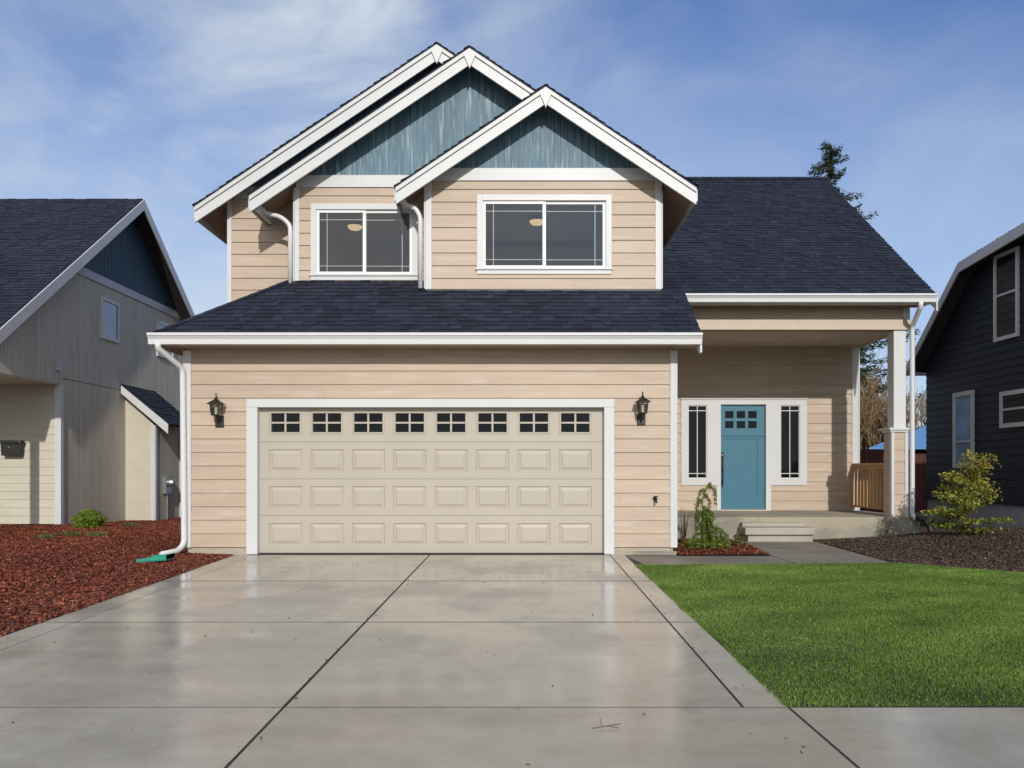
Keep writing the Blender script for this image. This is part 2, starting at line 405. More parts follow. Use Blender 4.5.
# ================================================================== GROUND
m = MB(); m.box(-400, 400, -200, 600, -.5, -.12); tag(m.build('ground', 'dirt'), kind='structure')
lin = lambda y0, x0, y1, x1: (lambda Y: x0 + (x1 - x0) * (Y - y0) / (y1 - y0))
L0 = lin(11.44, -3.865, 5.84, -3.65); L1 = lin(11.31, -3.586, 6.35, -3.42); J1 = lambda Y: -1.15
R1 = lin(11.18, 1.36, 4.152, 1.165); R2 = lin(11.06, 1.56, 4.152, 1.387)
YG, Y1, Y2, Y3, Y4 = 11.44, 8.786, 6.43, 4.13, 2.3
m = MB()
def slab(mb, xa, xb, ya, yb, ga, gb, gy0, gy1, r=None):
    P = [(xa(ya) + ga, ya + gy0), (xb(ya) - gb, ya + gy0), (xb(yb) - gb, yb - gy1), (xa(yb) + ga, yb - gy1)]
    mb.prism(P, lambda u, v, o: (u, v, o), -.1, 0, random.random() if r is None else r)
for a, b, ga, gb in ((L0, L1, 0, .004), (L1, J1, .004, .010), (J1, R1, .010, .008), (R1, R2, .008, 0)):
    slab(m, a, b, Y1, YG, ga, gb, .020, 0); slab(m, a, b, Y2, Y1, ga, gb, .014, .020); slab(m, a, b, Y3, Y2, ga, gb, .007, .014)
m.r = [ (1.0 if (m.v[f[0]][0] > 1.15 and sum(m.v[i][0] for i in f) / len(f) > R1(8) - .05) else .15 + .5 * r) for f, r in zip(m.f, m.r)]
m.build('driveway', 'concrete')['kind'] = 'structure'
m = MB()
cl = lambda x: (lambda Y: x)
xs = [-11.5, -7.2, -1.15, 1.392, 5.9, 9, 12]
for a, b in zip(xs[:-1], xs[1:]): slab(m, cl(a), cl(b), Y4, Y3, .008, .008, 0, .006)
m.build('sidewalk', 'concrete')['kind'] = 'structure'
m = MB(); m.box(-11.4, 11.9, Y4 + .01, YG - .02, -.11, -.0008); m.box(1.6, 5.2, 10, 13.9, -.11, -.03); tag(m.build('joint_filler_bed', 'joint'), kind='structure')
m = MB(); m.box(-12, 12, 2.1, 2.29, -.3, -.002, .5); tag(m.build('kerb', 'walk_concrete', bevel=.01), kind='structure')
m = MB(); m.face([(-200, -8, -.115), (200, -8, -.115), (200, 2.1, -.115), (-200, 2.1, -.115)]); tag(m.build('road', 'asphalt'), kind='structure')
# path of darker concrete from the driveway to the steps
ident = lambda u, v, o: (u, v, o)
m = MB()
m.prism([(1.57, 11.33), (1.66, 10.28), (3.60, 10.37), (3.585, 11.31)], ident, -.1, .0, .5)
m.prism([(3.597, 11.31), (3.612, 10.37), (4.86, 10.47), (5.02, 13.62), (3.80, 13.62)], ident, -.1, .0, .3)
tag(m.build('path', 'path_concrete', bevel=.008), kind='structure')
# lawn
lawn = [(R2(4.17), 4.14), (14, 4.28), (14, 8.6), (5.95, 9.46), (4.9, 10.44), (R2(10.26) + .01, 10.27)]
lawnB = [(R2(4.17) - .012, 4.125)] + [(1.4 + .35 * k, 4.135 + .0116 * .35 * k + random.uniform(-.012, .012)) for k in range(1, 36)] + [(14, 8.6), (5.95, 9.44), (4.9, 10.43)] + [(4.6 - .3 * k, 10.42 - .016 * k + random.uniform(-.015, .02)) for k in range(10)] + [(R2(10.2) - .01, 10.26)] + [(R2(9.8 - .4 * k) + random.uniform(-.022, .008), 9.8 - .4 * k) for k in range(14)]
m = MB(); m.prism(lawn, ident, -.1, -.012, .5); tag(m.build('lawn_soil', 'soil'), kind='structure')
def inpoly(X, Y, P):
    ins = np.zeros(X.shape, bool); n = len(P)
    for i in range(n):
        x1, y1 = P[i]; x2, y2 = P[(i + 1) % n]
        c = ((y1 > Y) != (y2 > Y)) & (X < (x2 - x1) * (Y - y1) / ((y2 - y1) + 1e-12) + x1); ins ^= c
    return ins
def smooth_noise(X, Y, sc, seed):
    r = np.random.default_rng(seed); z = 0
    for k in range(6):
        a, p = r.uniform(0, 6.28, 2); f = sc * r.uniform(.6, 1.8)
        z = z + np.sin((X * math.cos(a) + Y * math.sin(a)) * f + p)
    return z / 6
def blades(name, P, dens, hfun, zf, mat, wid=.006, margin=2.2, clumpy=.5, label=None):
    xs = [p[0] for p in P]; ys = [p[1] for p in P]; A = (max(xs) - min(xs)) * (max(ys) - min(ys))
    n = int(A * dens); X = RNG.uniform(min(xs), max(xs), n); Y = RNG.uniform(min(ys), max(ys), n)
    k = inpoly(X, Y, P) & (np.abs(X) < Y * .625 + margin); X, Y = X[k], Y[k]
    keep = RNG.uniform(0, 1, len(X)) < np.clip(7.5 / Y, .35, 1.0); X, Y = X[keep], Y[keep]; n = len(X)
    ang = RNG.uniform(0, 6.283, n); lean = RNG.uniform(.0, .7, n) ; h = hfun(X, Y) * RNG.uniform(.55, 1.25, n)
    la = RNG.uniform(0, 6.283, n); w = wid * RNG.uniform(.6, 1.4, n) * np.clip(Y / 6, .9, 1.7)
    dx, dy = np.cos(ang) * w, np.sin(ang) * w; Z = zf(X, Y)
    mx, my = np.cos(la) * lean * h * .35, np.sin(la) * lean * h * .35
    v = np.stack([np.stack([X - dx, Y - dy, Z], 1), np.stack([X + dx, Y + dy, Z], 1),
                  np.stack([X + dx * .7 + mx, Y + dy * .7 + my, Z + h * .6], 1),
                  np.stack([X + mx * 2.6, Y + my * 2.6, Z + h * (1 - lean * .35)], 1),
                  np.stack([X - dx * .7 + mx, Y - dy * .7 + my, Z + h * .6], 1)], 1).reshape(-1, 3)
    b = np.arange(n)[:, None] * 5
    fc = np.concatenate([b, b + 1, b + 2, b + 3, b + 4], 1)
    r = .50 + .22 * smooth_noise(X, Y, 1.6, 3) + .20 * smooth_noise(X * .5, Y * 1.4, 6, 4) + RNG.normal(0, .12, n)
    r = np.where(RNG.uniform(0, 1, n) < .035, 1.0, np.clip(r, 0, .88))
    return nmesh(name, v, fc, r, mat)
g = blades('lawn', lawnB, 15000, lambda X, Y: .027 + .006 * smooth_noise(X, Y, 3, 9), lambda X, Y: X * 0 - .012, 'grass', .0034)
tag(g, 'mown green front lawn beside the driveway', 'lawn', kind='stuff')

# mulch beds -------------------------------------------------
def bed(name, P, zf, nx, ny):
    xs = [p[0] for p in P]; ys = [p[1] for p in P]
    m = MB(); gx = np.linspace(min(xs), max(xs), nx); gy = np.linspace(min(ys), max(ys), ny)
    for i in range(nx - 1):
        for j in range(ny - 1):
            c = clip([(gx[i], gy[j]), (gx[i+1], gy[j]), (gx[i+1], gy[j+1]), (gx[i], gy[j+1])], P)
            if len(c) >= 3: m.face([(x, y, float(zf(np.array(x), np.array(y)))) for x, y in c])
    o = m.build(name, 'soil', smooth=True); tag(o, kind='structure'); return o
def chipmesh(name, P, dens, zf, mat, L=(.02, .06), Wd=(.005, .013), margin=2.5, side=None):
    xs = [p[0] for p in P]; ys = [p[1] for p in P]; A = (max(xs) - min(xs)) * (max(ys) - min(ys))
    n = int(A * dens); X = RNG.uniform(min(xs), max(xs), n); Y = RNG.uniform(min(ys), max(ys), n)
    k = inpoly(X, Y, P) & (np.abs(X) < Y * .625 + margin); X, Y = X[k], Y[k]; n = len(X)
    a = RNG.uniform(0, 6.283, n); l = RNG.uniform(*L, n); w = RNG.uniform(*Wd, n)
    tilt = RNG.normal(0, .35, n); roll = RNG.normal(0, .5, n)
    d = np.stack([np.cos(a) * np.cos(tilt), np.sin(a) * np.cos(tilt), np.sin(tilt)], 1)
    s = np.stack([-np.sin(a) * np.cos(roll), np.cos(a) * np.cos(roll), np.sin(roll)], 1)
    c = np.stack([X, Y, zf(X, Y) + RNG.uniform(.002, .022, n)], 1)
    up = np.cross(d, s)
    c = c[:, None]; d = d[:, None] * l[:, None, None]; s = s[:, None] * w[:, None, None]; up = up[:, None] * (w * .5)[:, None, None]
    v = np.concatenate([c - d * .5 - s, c - d * .3 + s, c + d * .5 + s * .7, c + d * .35 - s, c - up * 1.2 - d * .1], 1).reshape(-1, 3)
    b = np.arange(n)[:, None] * 5
    fc = np.concatenate([np.concatenate([b, b+1, b+2, b+3], 1)], 0)
    f2 = np.concatenate([b, b+3, b+4, b+4], 1)
    r = np.clip(.45 + .12 * smooth_noise(X, Y, 1.5, 5) + RNG.normal(0, .22, n), 0, 1)
    return nmesh(name, v, fc, r, mat)
def sstep(x): x = np.clip(x, 0, 1); return x * x * (3 - 2 * x)
PL = [(L0(4.14) , 4.14), (L0(11.44), 11.44), (-4.0, 11.5), (-4.52, 11.5), (-4.52, 21), (-8.9, 21), (-8.9, 16.2), (-16, 16.2), (-16, 4.14)]
zL = lambda X, Y: -.012 + .13 * sstep((-3.9 - X) / 2.2) * sstep((19.5 - Y) / 5) + .012 * smooth_noise(X, Y, 3, 11)
PLa = [(L0(4.14), 4.14), (L0(11.44), 11.44), (-16, 11.44), (-16, 4.14)]
PLb = [(-4.52, 11.44), (-4.52, 21), (-16, 21), (-16, 11.44)]
bed('bark_bed_soil', PLa, zL, 30, 18); bed('bark_bed_soil', PLb, zL, 26, 20)
m = MB(); m.face([(L0(11.44), 11.44, -.01), (-3.9, 11.5, -.01), (-4.52, 11.5, -.01), (-4.52, 11.44, -.01)]); tag(m.build('bark_bed_soil', 'soil'), kind='structure')
tag(chipmesh('bark_mulch', PL, 6500, zL, 'red_mulch', (.015, .06), (.0035, .009), 1.4), 'red bark mulch covering the bed left of the driveway', 'bark mulch', kind='stuff')
PR = [(4.9, 10.4), (5.95, 9.46), (13, 8.7), (13, 19), (7.0, 19), (7.0, 13.95), (5.02, 13.95)]
zR = lambda X, Y: -.012 + .30 * sstep(1 - np.hypot((X - 8.0) / 3.4, (Y - 12.4) / 2.9)) + .012 * smooth_noise(X, Y, 3, 12)
bed('mound_soil', [(4.9, 10.4), (5.95, 9.46), (13, 8.7), (13, 13.95), (5.02, 13.95)], zR, 24, 20)
tag(chipmesh('brown_mulch', PR, 6500, zR, 'brown_mulch', (.01, .035), (.004, .009), .8), 'dark brown mulch heaped in the bed right of the porch', 'bark mulch', kind='stuff')
PB = [(2.34, 11.33), (3.57, 11.33), (3.79, 13.6), (3.75, 13.95), (2.34, 13.95)]
zB = lambda X, Y: .005 + .03 * smooth_noise(X, Y, 4, 13) + X * 0
bed('planting_soil', PB, zB, 8, 10)
tag(chipmesh('planting_bed_mulch', PB, 1100, zB, 'red_mulch', (.02, .06), (.006, .012)), 'small patch of bark mulch between garage corner and porch steps', 'bark mulch', kind='stuff')

# ================================================================== OUR HOUSE
YW, YR, YM, YL_, YE, YP = 11.5, 12.26, 12.55, 13.06, 16.1, 14.0
XL, XR, XE = -4.56, 2.27, 6.78; XLU = -4.49
house = empty('house', (0, 14, 0), 'two storey tan lap sided house with white trim, blue gables and a wide garage', 'house')
P = house
GT0, GT1, GB = wz(399, YW), wz(407.5, YW), 0.0
gx0, gx1, gi0, gi1 = wx(247, YW), wx(614, YW), wx(258, YW), wx(604, YW)
# --- garage walls
m = MB(); lap(m, front(YW), [(XL, .106), (XR, .106), (XR, 2.92), (XL, 2.92)], .19, .017, [(gx0 + .01, gx1 - .01, 0, GT0 - .01)], v0=.106)
m.build('wall', 'siding', P)
m = MB(); lap(m, xneg(XL), [(YW, .106), (25, .106), (25, 5.5), (YW, 5.5)][:4] and [(YW, .106), (25, .106), (25, 2.92), (YW, 2.92)], .19, .014, v0=.106); m.build('wall', 'siding', P)
m = MB(); lap(m, xneg(XLU), [(YL_, 2.92), (25, 2.92), (25, 5.5), (YL_, 5.5)], .19, .014, v0=.106 + .19 * 14); m.build('wall', 'siding', P)
m = MB(); lap(m, xpos(XR), [(YW, .106), (YE, .106), (YE, 3.6), (YW, 3.2)], .19, .014, v0=.106); m.build('wall', 'siding', P)
m = MB(); m.box(XL + .01, gx0 + .01, YW + .012, YW + .25, -.1, .104); m.box(gx1 - .01, XR - .01, YW + .012, YW + .25, -.1, .104)
m.box(XL + .01, XL + .2, YW + .25, 25, -.1, .104); m.box(XR - .2, XR - .012, YW + .25, YP, -.1, .104)
m.build('foundation', 'foundation', P)
m = MB(); m.box(gx1 - .05, XR + .03, YW - .03, YW + .011, -.1, .05); m.build('foundation_ledge', 'porch_concrete', P)
# --- corner boards
def vbox(name, mat, *bs, bevel=.003):
    mm = MB()
    for b in bs: mm.box(*b, r=random.random())
    return mm.build(name, mat, P, bevel=bevel)
vbox('corner_board', 'white', (XL - .02, XL + .065, YW - .028, YW - .002, .1, 2.86), (XL - .045, XL - .019, YW - .028, YW + .09, .1, 2.86))
vbox('corner_board', 'white', (wx(670, YW), XR + .02, YW - .028, YW - .002, .1, 2.86), (XR + .019, XR + .045, YW - .028, YW + .09, .1, 2.86))
# --- garage door casing and door
m = MB(); m.box(gx0, gi0, YW - .035, YW + .12, 0.005, GT1); m.box(gi1, gx1, YW - .035, YW + .12, 0.005, GT1); m.box(gx0, gx1, YW - .035, YW + .12, GT1 + .001, GT0)
m.build('garage_door_casing', 'white', P, bevel=.004)
YD = YW + .085
gd = MB()
fr = front(YD)
nc = 8; pitch = 41.4 * YD / F; cx0 = wx(285.5, YD)
rows = [(wz(442, YD), GT1 + .03), (wz(479, YD), wz(442, YD)), (wz(515.5, YD), wz(479, YD)), (.012, wz(515.5, YD))]
wins = []
for ri, (za, zb) in enumerate(rows):
    za += .004; zb -= .004
    xa, xb = gi0 - .03, gi1 + .03
    us = [xa]; pw = .465
    for i in range(nc): us += [cx0 + i * pitch - pw / 2, cx0 + i * pitch + pw / 2]
    us.append(xb)
    if ri: zc = (za + zb) / 2; pa, pb = zc - .155, zc + .155
    else: pa, pb = wz(434.5, YD), wz(411, YD)
    gd.face([fr(xa, za, 0), fr(xb, za, 0), fr(xb, pa, 0), fr(xa, pa, 0)]); gd.face([fr(xa, pb, 0), fr(xb, pb, 0), fr(xb, zb, 0), fr(xa, zb, 0)])
    gd.face([fr(xa, za, 0), fr(xb, za, 0), fr(xb, za, -.03), fr(xa, za, -.03)]); gd.face([fr(xa, zb, 0), fr(xb, zb, 0), fr(xb, zb + .008, -.012), fr(xa, zb + .008, -.012)])
    for k in range(0, len(us) - 1, 2): gd.face([fr(us[k], pa, 0), fr(us[k+1], pa, 0), fr(us[k+1], pb, 0), fr(us[k], pb, 0)])
    def ring(b, pa_, pb_, seq):
        prev = None
        for ins, off in seq:
            q = [(b[0] + ins, pa_ + ins), (b[1] - ins, pa_ + ins), (b[1] - ins, pb_ - ins), (b[0] + ins, pb_ - ins)]
            q = [fr(u, v, off) for u, v in q]
            if prev:
                for i in range(4): gd.face([prev[i], prev[(i+1) % 4], q[(i+1) % 4], q[i]])
            prev = q
        return prev
    for i in range(nc):
        b = (us[1 + 2*i], us[2 + 2*i])
        if ri: gd.face(ring(b, pa, pb, [(0, 0), (.010, -.016), (.024, -.016), (.060, -.002)]))
        else:
            ring(b, pa, pb, [(0, 0), (.012, .008), (.03, .008), (.036, -.02)]); wins.append((b[0] + .036, b[1] - .036, pa + .036, pb - .036))
gdo = gd.build('garage_door', 'garage', P)
for (a, b, c, d) in wins:
    w = MB(); mu, mv = (a + b) / 2, (c + d) / 2
    w.box(mu - .013, mu + .013, YD - .006, YD + .016, c, d); w.box(a, b, YD - .005, YD + .016, mv - .012, mv + .012)
    wo = w.build('window_grille', 'garage', gdo)
    w = MB(); w.box(a - .005, b + .005, YD + .019, YD + .024, c - .005, d + .005); w.build('window_pane', 'dark_glass', gdo)
m = MB(); m.box(gi0, gi1, YD + .03, YD + .05, 0, GT1 + .05); m.box(gi0, gi1, YD - .03, YD + .03, -.02, .008); m.build('bottom_seal', 'rubber', gdo)

# --- garage pent roof (hip at the left)
ZE = 3.03; YQ = 11.1; SP = .72; pz = lambda y: ZE + SP * (y - YQ)
m = MB()
XQ = -4.87; xh = lambda y: XQ + (y - YQ)
roof_plane(m, [[(XQ, YQ, ZE), (-1.24, YQ, ZE), (-1.24, 12.71, pz(12.71)), (xh(12.71), 12.71, pz(12.71))],
               [(-1.24, YQ, ZE), (2.57, YQ, ZE), (2.57, 12.30, pz(12.30)), (-1.24, 12.30, pz(12.30))]])
m.build('garage_roof', ['shingle', 'deck'], P)
m = MB()
roof_plane(m, [[(XQ, 13.06, ZE), (XQ, YQ, ZE), (-3.30, 12.71, pz(12.71)), (-3.30, 13.06, pz(12.71))]])
m.build('garage_roof', ['shingle', 'deck'], P)
m = MB()
for k in range(12):
    a, b = 11.12 + 1.45 * k / 12, 11.12 + 1.45 * (k + 1.15) / 12
    for s_ in (0, 1):
        o = (.10, -.02) if s_ == 0 else (-.02, .10)
        m.face([(xh(a), a, pz(a) + .03), (xh(b), b, pz(b) + .025), (xh(b) + (.09 if s_ == 0 else -.08), b + (-.0 if s_ == 0 else .0), pz(b) + (.022 if s_ == 0 else -.03)), (xh(a) + (.09 if s_ == 0 else -.08), a, pz(a) + (.028 if s_ == 0 else -.03))], random.random())
m.build('hip_cap', 'shingle', P)
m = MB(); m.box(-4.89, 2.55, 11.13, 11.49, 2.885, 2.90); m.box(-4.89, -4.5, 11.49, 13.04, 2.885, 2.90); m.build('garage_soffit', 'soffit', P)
m = MB(); m.box(-4.90, 2.56, 11.112, 11.13, 2.88, 3.0); m.box(-4.915, -4.895, 11.13, 13.05, 2.88, 3.0); m.build('garage_fascia', 'white', P)
def gutter(mb, x0, x1, y, ztop, h=.135, d=.12):     # K-style profile along X, back at y
    pr = [(0, 0), (0, -h), (-d * .62, -h), (-d * .68, -h * .55), (-d * .9, -h * .28), (-d, -h * .22), (-d, 0), (-d + .012, 0), (-d + .012, -.02), (-.01, -.03)]
    mb.prism(pr, lambda u, v, o: (o, y + u, ztop + v), x0, x1)
m = MB(); gutter(m, -4.90, 2.56, 11.111, 3.03, .15); m.build('gutter', 'gutter', P, bevel=.004)
m = MB()  # rake at right end of garage roof
fnr = lambda u, v, o: (2.535 + o, u, v)
m.prism([(11.05, 2.985), (12.30, pz(12.30) - .02), (12.30, pz(12.30) - .17), (11.16, 2.77), (11.05, 2.77)], fnr, 0, .028); m.build('rake_board', 'white', P, bevel=.003)
m = MB(); m.box(-1.27, 2.22, YR - .028, YR - .001, pz(YR - .03) - .02, pz(YR) + .022); m.build('flashing', 'black_metal', P)

# --- upper walls
SL = .67
G = [dict(xa=-1.165, ha=7.80, xl=-4.92, xr=2.60, yr=12.74, yw=YL_, wl=XLU, wr=-3.2),
     dict(xa=-.63, ha=7.48, xl=-3.91, xr=2.65, yr=12.23, yw=YM, wl=-3.30, wr=2.21),
     dict(xa=.49, ha=6.77, xl=-1.69, xr=2.68, yr=11.94, yw=YR, wl=-1.27, wr=2.21)]
def under(g, x, d=.11): return g['ha'] - SL * abs(x - g['xa']) - d
w1 = [wx(311, YM), wx(418, YM), wz(280.5, YM), wz(204, YM)]
w2 = [wx(477, YR), wx(611.5, YR), wz(274.5, YR), wz(195, YR)]
def shrink(w, a=.015): return (w[0] + a, w[1] - a, w[2] + a, w[3] - a)
for g, hole, zb in ((G[0], None, 3.2), (G[1], w1, 3.9), (G[2], w2, 3.86)):
    yw, wl, wr = g['yw'], g['wl'], g['wr']
    wr_ = wr if g is not G[0] else 2.2
    out5 = [(wl, zb), (wr_, zb), (wr_, under(g, wr_)), (g['xa'], under(g, g['xa'])), (wl, under(g, wl))]
    m = MB(); wq = -1.22 if g is G[1] else wr
    lap(m, front(yw), clip([(wl, zb), (wq, zb), (wq, 5.51), (wl, 5.51)], out5), .19, .017, [shrink(hole)] if hole else [], v0=3.906 - .19 * 4 - .045)
    m.build('wall', 'siding', P)
    m = MB()
    bq = -1.2 if g is G[1] else wr + .02
    m.prism(clip([(wl - .02, 5.505), (bq, 5.505), (bq, 5.69), (wl - .02, 5.69)], out5), front(yw), .0, .03); m.build('band_board', 'white', P, bevel=.003)
    if g is not G[0]:
        m = MB(); vboard(m, front(yw + .003), clip([(wl, 5.69), (wr_ if g is G[2] else .6, 5.69), (wr_ if g is G[2] else .6, 8), (wl, 8)], out5), .105, .012, .012)
        m.build('gable_panel', 'gable', P)
    else:
        m = MB(); vboard(m, front(yw + .003), clip([(wl, 5.69), (-.5, 5.69), (-.5, 8), (wl, 8)], out5), .105, .012, .012)
        m.build('gable_panel', 'gable', P)
# side returns
m = MB(); lap(m, xneg(-3.30), [(YM, 3.9), (YL_, 3.9), (YL_, 5.5), (YM, 5.5)], .19, .014, v0=3.101); m.build('wall', 'siding', P)
m = MB(); lap(m, xneg(-1.27), [(YR, 3.8), (YM, 3.8), (YM, 5.5), (YR, 5.5)], .19, .014, v0=3.101); m.build('wall', 'siding', P)
m = MB(); lap(m, xpos(2.21), [(YR, 3.5), (19, 3.5), (19, 5.35), (YR, 5.35)], .19, .014, v0=3.101); m.build('wall', 'siding', P)
vbox('corner_board', 'white', (XLU - .02, wx(232, YL_), YL_ - .026, YL_ - .002, 3.2, 5.50), (XLU - .04, XLU - .018, YL_ - .026, YL_ + .08, 3.2, 5.46))
vbox('corner_board', 'white', (-3.33, -3.25, YM - .026, YM - .002, 4.03, 5.504), (-3.345, -3.32, YM - .026, YM + .08, 4.05, 5.45))
vbox('corner_board', 'white', (-1.30, -1.20, YR - .026, YR - .002, 3.88, 5.504), (-1.315, -1.29, YR - .026, YR + .08, 3.9, 5.45))
vbox('corner_board', 'white', (2.14, 2.235, YR - .026, YR - .002, 3.88, 5.504), (2.225, 2.25, YR - .026, YR + .08, 3.9, 5.35))

# --- gable roofs
def gable_roof(g, yb_l, yb_r):
    g['xe'] = -.5 if g is G[0] else (.36 if g is G[1] else g['xr'])
    for side in (-1, 1):
        xe = g['xl'] if side < 0 else g['xe']; ze = g['ha'] - SL * abs(xe - g['xa']); yb = yb_l if side < 0 else yb_r
        mm = MB()
        pts = [(xe, yb, ze), (xe, g['yr'], ze), (g['xa'], g['yr'], g['ha']), (g['xa'], yb, g['ha'])]
        yo = g['yr'] - .068
        over = [(xe - side * -.02, yb, ze - .0134), (xe - side * -.02, yo, ze - .0134), (g['xa'], yo, g['ha']), (g['xa'], yb, g['ha'])]
        o_ = lambda q: q if side < 0 else [q[1], q[0], q[3], q[2]]
        roof_plane(mm, [o_(over)], .07, deck=[o_(pts)])
        mm.build('roof', ['shingle', 'deck'], P)
        # rake board: upper shingle mould and lower board, plumb cut at the eave
        zt = lambda x, d: g['ha'] - SL * abs(x - g['xa']) - d
        rb = MB(); f_ = front(g['yr'])
        rb.prism([(xe, zt(xe, .012)), (g['xa'], zt(g['xa'], .012)), (g['xa'], zt(g['xa'], .088)), (xe, zt(xe, .088))], f_, 0, .05, .6)
        rb.prism([(xe, zt(xe, .097)), (g['xa'], zt(g['xa'], .097)), (g['xa'], zt(g['xa'], .262)), (xe, zt(xe, .262))], f_, -.005, .028, .5)
        rb.build('rake_board', 'white', P, bevel=.003)
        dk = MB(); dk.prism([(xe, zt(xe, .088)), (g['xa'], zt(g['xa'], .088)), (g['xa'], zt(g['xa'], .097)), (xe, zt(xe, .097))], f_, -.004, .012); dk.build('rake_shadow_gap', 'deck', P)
        if side > 0 and g is not G[2]: continue
        # fascia along the eave
        fb = MB(); o = .024 * side
        yf = yb if side < 0 else min(yb, 13.6 + (ze - 4.09) / MS + .1)
        fb.prism([(g['yr'] + .005, ze - .035), (yf, ze - .035), (yf, ze - .20), (g['yr'] + .005, ze - .20)], xpos(xe), 0, o); fb.build('eave_fascia', 'white', P)
        # sloping soffit lookouts
        sf = MB(); inner = g['wl'] if side < 0 else g['wr']
        zi = g['ha'] - SL * abs(inner - g['xa'])
        if g is G[0] and side > 0: continue
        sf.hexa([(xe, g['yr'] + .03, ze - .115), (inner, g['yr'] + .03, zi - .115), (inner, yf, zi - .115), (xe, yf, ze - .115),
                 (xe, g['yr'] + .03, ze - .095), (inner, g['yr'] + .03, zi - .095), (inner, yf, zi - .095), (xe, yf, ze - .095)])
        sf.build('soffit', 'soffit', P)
    k = MB(); xa, ha = g['xa'], g['ha']
    k.prism([(xa - .10, ha - .10), (xa, ha - .03), (xa + .10, ha - .10), (xa + .025, ha - .27), (xa, ha - .33), (xa - .025, ha - .27)], front(g['yr']), .0, .056); k.build('gable_keystone', 'white', P, bevel=.003)
    k = MB(); n = 0; y = g['yr'] - .01
    while y < yb_r:
        r = random.random()
        for sd in (-1, 1):
            k.face([(xa, y, ha + .034), (xa, y + .2, ha + .026), (xa + sd * .13, y + .2, ha + .026 - .13 * SL), (xa + sd * .13, y, ha + .034 - .13 * SL)], r)
        k.face([(xa - .13, y, ha + .034 - .13 * SL), (xa, y, ha + .034), (xa + .13, y, ha + .034 - .13 * SL), (xa, y, ha - .0)], r)
        y += .145
    k.build('ridge_cap', 'shingle', P)
MS = .752
gable_roof(G[0], 25.3, 25.3); gable_roof(G[1], YL_, 18.9); gable_roof(G[2], YM, 17.5)

# --- main roof behind (side gable on the right)
RZ, RY, EZ, EY = 7.76, 18.48, 4.09, 13.6
m = MB(); roof_plane(m, [[(2.0, EY, EZ), (7.045, EY, EZ), (7.045, RY, RZ), (2.0, RY, RZ)]], .09, deck=[[(2.0, EY, EZ), (7.01, EY, EZ), (7.01, RY, RZ), (2.0, RY, RZ)]])
m.build('roof', ['shingle', 'deck'], P)
m = MB(); roof_plane(m, [[(-1.1, 15.3, EZ + MS * 1.7), (2.0, 15.3, EZ + MS * 1.7), (2.0, RY, RZ), (-1.1, RY, RZ)]], .05); m.build('roof', ['shingle', 'deck'], P)
m = MB(); roof_plane(m, [[(7.01, 2 * RY - EY, EZ), (-1.1, 2 * RY - EY, EZ), (-1.1, RY, RZ), (7.01, RY, RZ)]], .09); m.build('roof', ['shingle', 'deck'], P)
m = MB(); x = -1.1
while x < 6.95:
    r = random.random()
    for sd in (-1, 1): m.face([(x, RY, RZ + .03), (x + .2, RY, RZ + .024), (x + .2, RY + sd * .13, RZ + .024 - .09), (x, RY + sd * .13, RZ + .03 - .09)], r)
    x += .145
m.build('ridge_cap', 'shingle', P)
m = MB(); gutter(m, 2.72, 7.0, EY + .005, EZ + .0, .135); m.build('gutter', 'gutter', P, bevel=.004)
m = MB(); m.box(2.6, 7.0, EY + .006, EY + .025, 3.93, 4.07); m.build('porch_fascia', 'white', P)
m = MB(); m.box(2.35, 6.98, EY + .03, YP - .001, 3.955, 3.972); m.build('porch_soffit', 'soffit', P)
m = MB()
for (ya, za, yb, zb) in ((EY - .05, EZ - .035, RY, RZ), (2 * RY - EY + .05, EZ - .035, RY, RZ)):
    m.prism([(ya, za - .02), (yb, zb - .02), (yb, zb - .24), (ya, za - .24)], xpos(7.012), 0, .028)
m.build('rake_board', 'white', P, bevel=.003)
# right end wall under the main roof
uz = lambda y: RZ - MS * abs(y - RY) - .11
m = MB(); lap(m, xpos(XE), [[(YE, .38), (23, .38), (23, uz(23)), (RY, uz(RY)), (YE, uz(YE))], [(YP, 3.62), (YE, 3.62), (YE, uz(YE)), (YP, uz(YP))]], .19, .014, v0=.38)
m.build('wall', 'siding', P)
m = MB(); m.box(XE - .02, XE + .002, YE + .1, 25, -.1, .375); m.build('foundation', 'foundation', P)

# --- porch
vbox('corner_board', 'white', (6.67, 6.80, YE - .028, YE - .002, .385, 3.6), (6.79, 6.82, YE - .028, YE + .1, .385, 3.6))
dx0, dx1 = wx(681, YE), wx(806.5, YE); dz0, dz1 = wz(485.3, YE), wz(399, YE)
jx0, jx1 = wx(716.5, YE), wx(770.5, YE)
m = MB(); lap(m, front(YE), [(XR, .385), (XE, .385), (XE, 3.62), (XR, 3.62)], .19, .017, [(dx0 + .01, dx1 - .01, dz0 + .01, dz1 - .01), (jx0 + .01, jx1 - .01, .3, 2)], v0=.386); m.build('wall', 'siding', P)
m = MB(); m.box(2.3, 6.95, YP - .05, YE + .05, -.3, .38); m.build('porch_slab', 'porch_concrete', P, bevel=.012)
m = MB(); m.box(XR, 6.78, YP, YE, 3.60, 3.615); m.build('porch_ceiling', 'ceiling', P)
m = MB(); m.box(XR - .1, 6.775, YP + .02, YP + .24, 3.585, 3.96); m.build('porch_beam', 'soffit', P)
m = MB(); lap(m, front(YP + .018), [(XR - .1, 3.76), (6.775, 3.76), (6.775, 3.95), (XR - .1, 3.95)], .19, .012, v0=3.76); m.build('porch_frieze', 'siding', P)
m = MB(); m.box(XR - .1, 6.80, YP - .022, YP + .015, 3.575, 3.755); m.box(6.777, 6.80, YP + .017, YE, 3.575, 3.755); m.build('porch_beam_trim', 'beige_trim', P, bevel=.003)
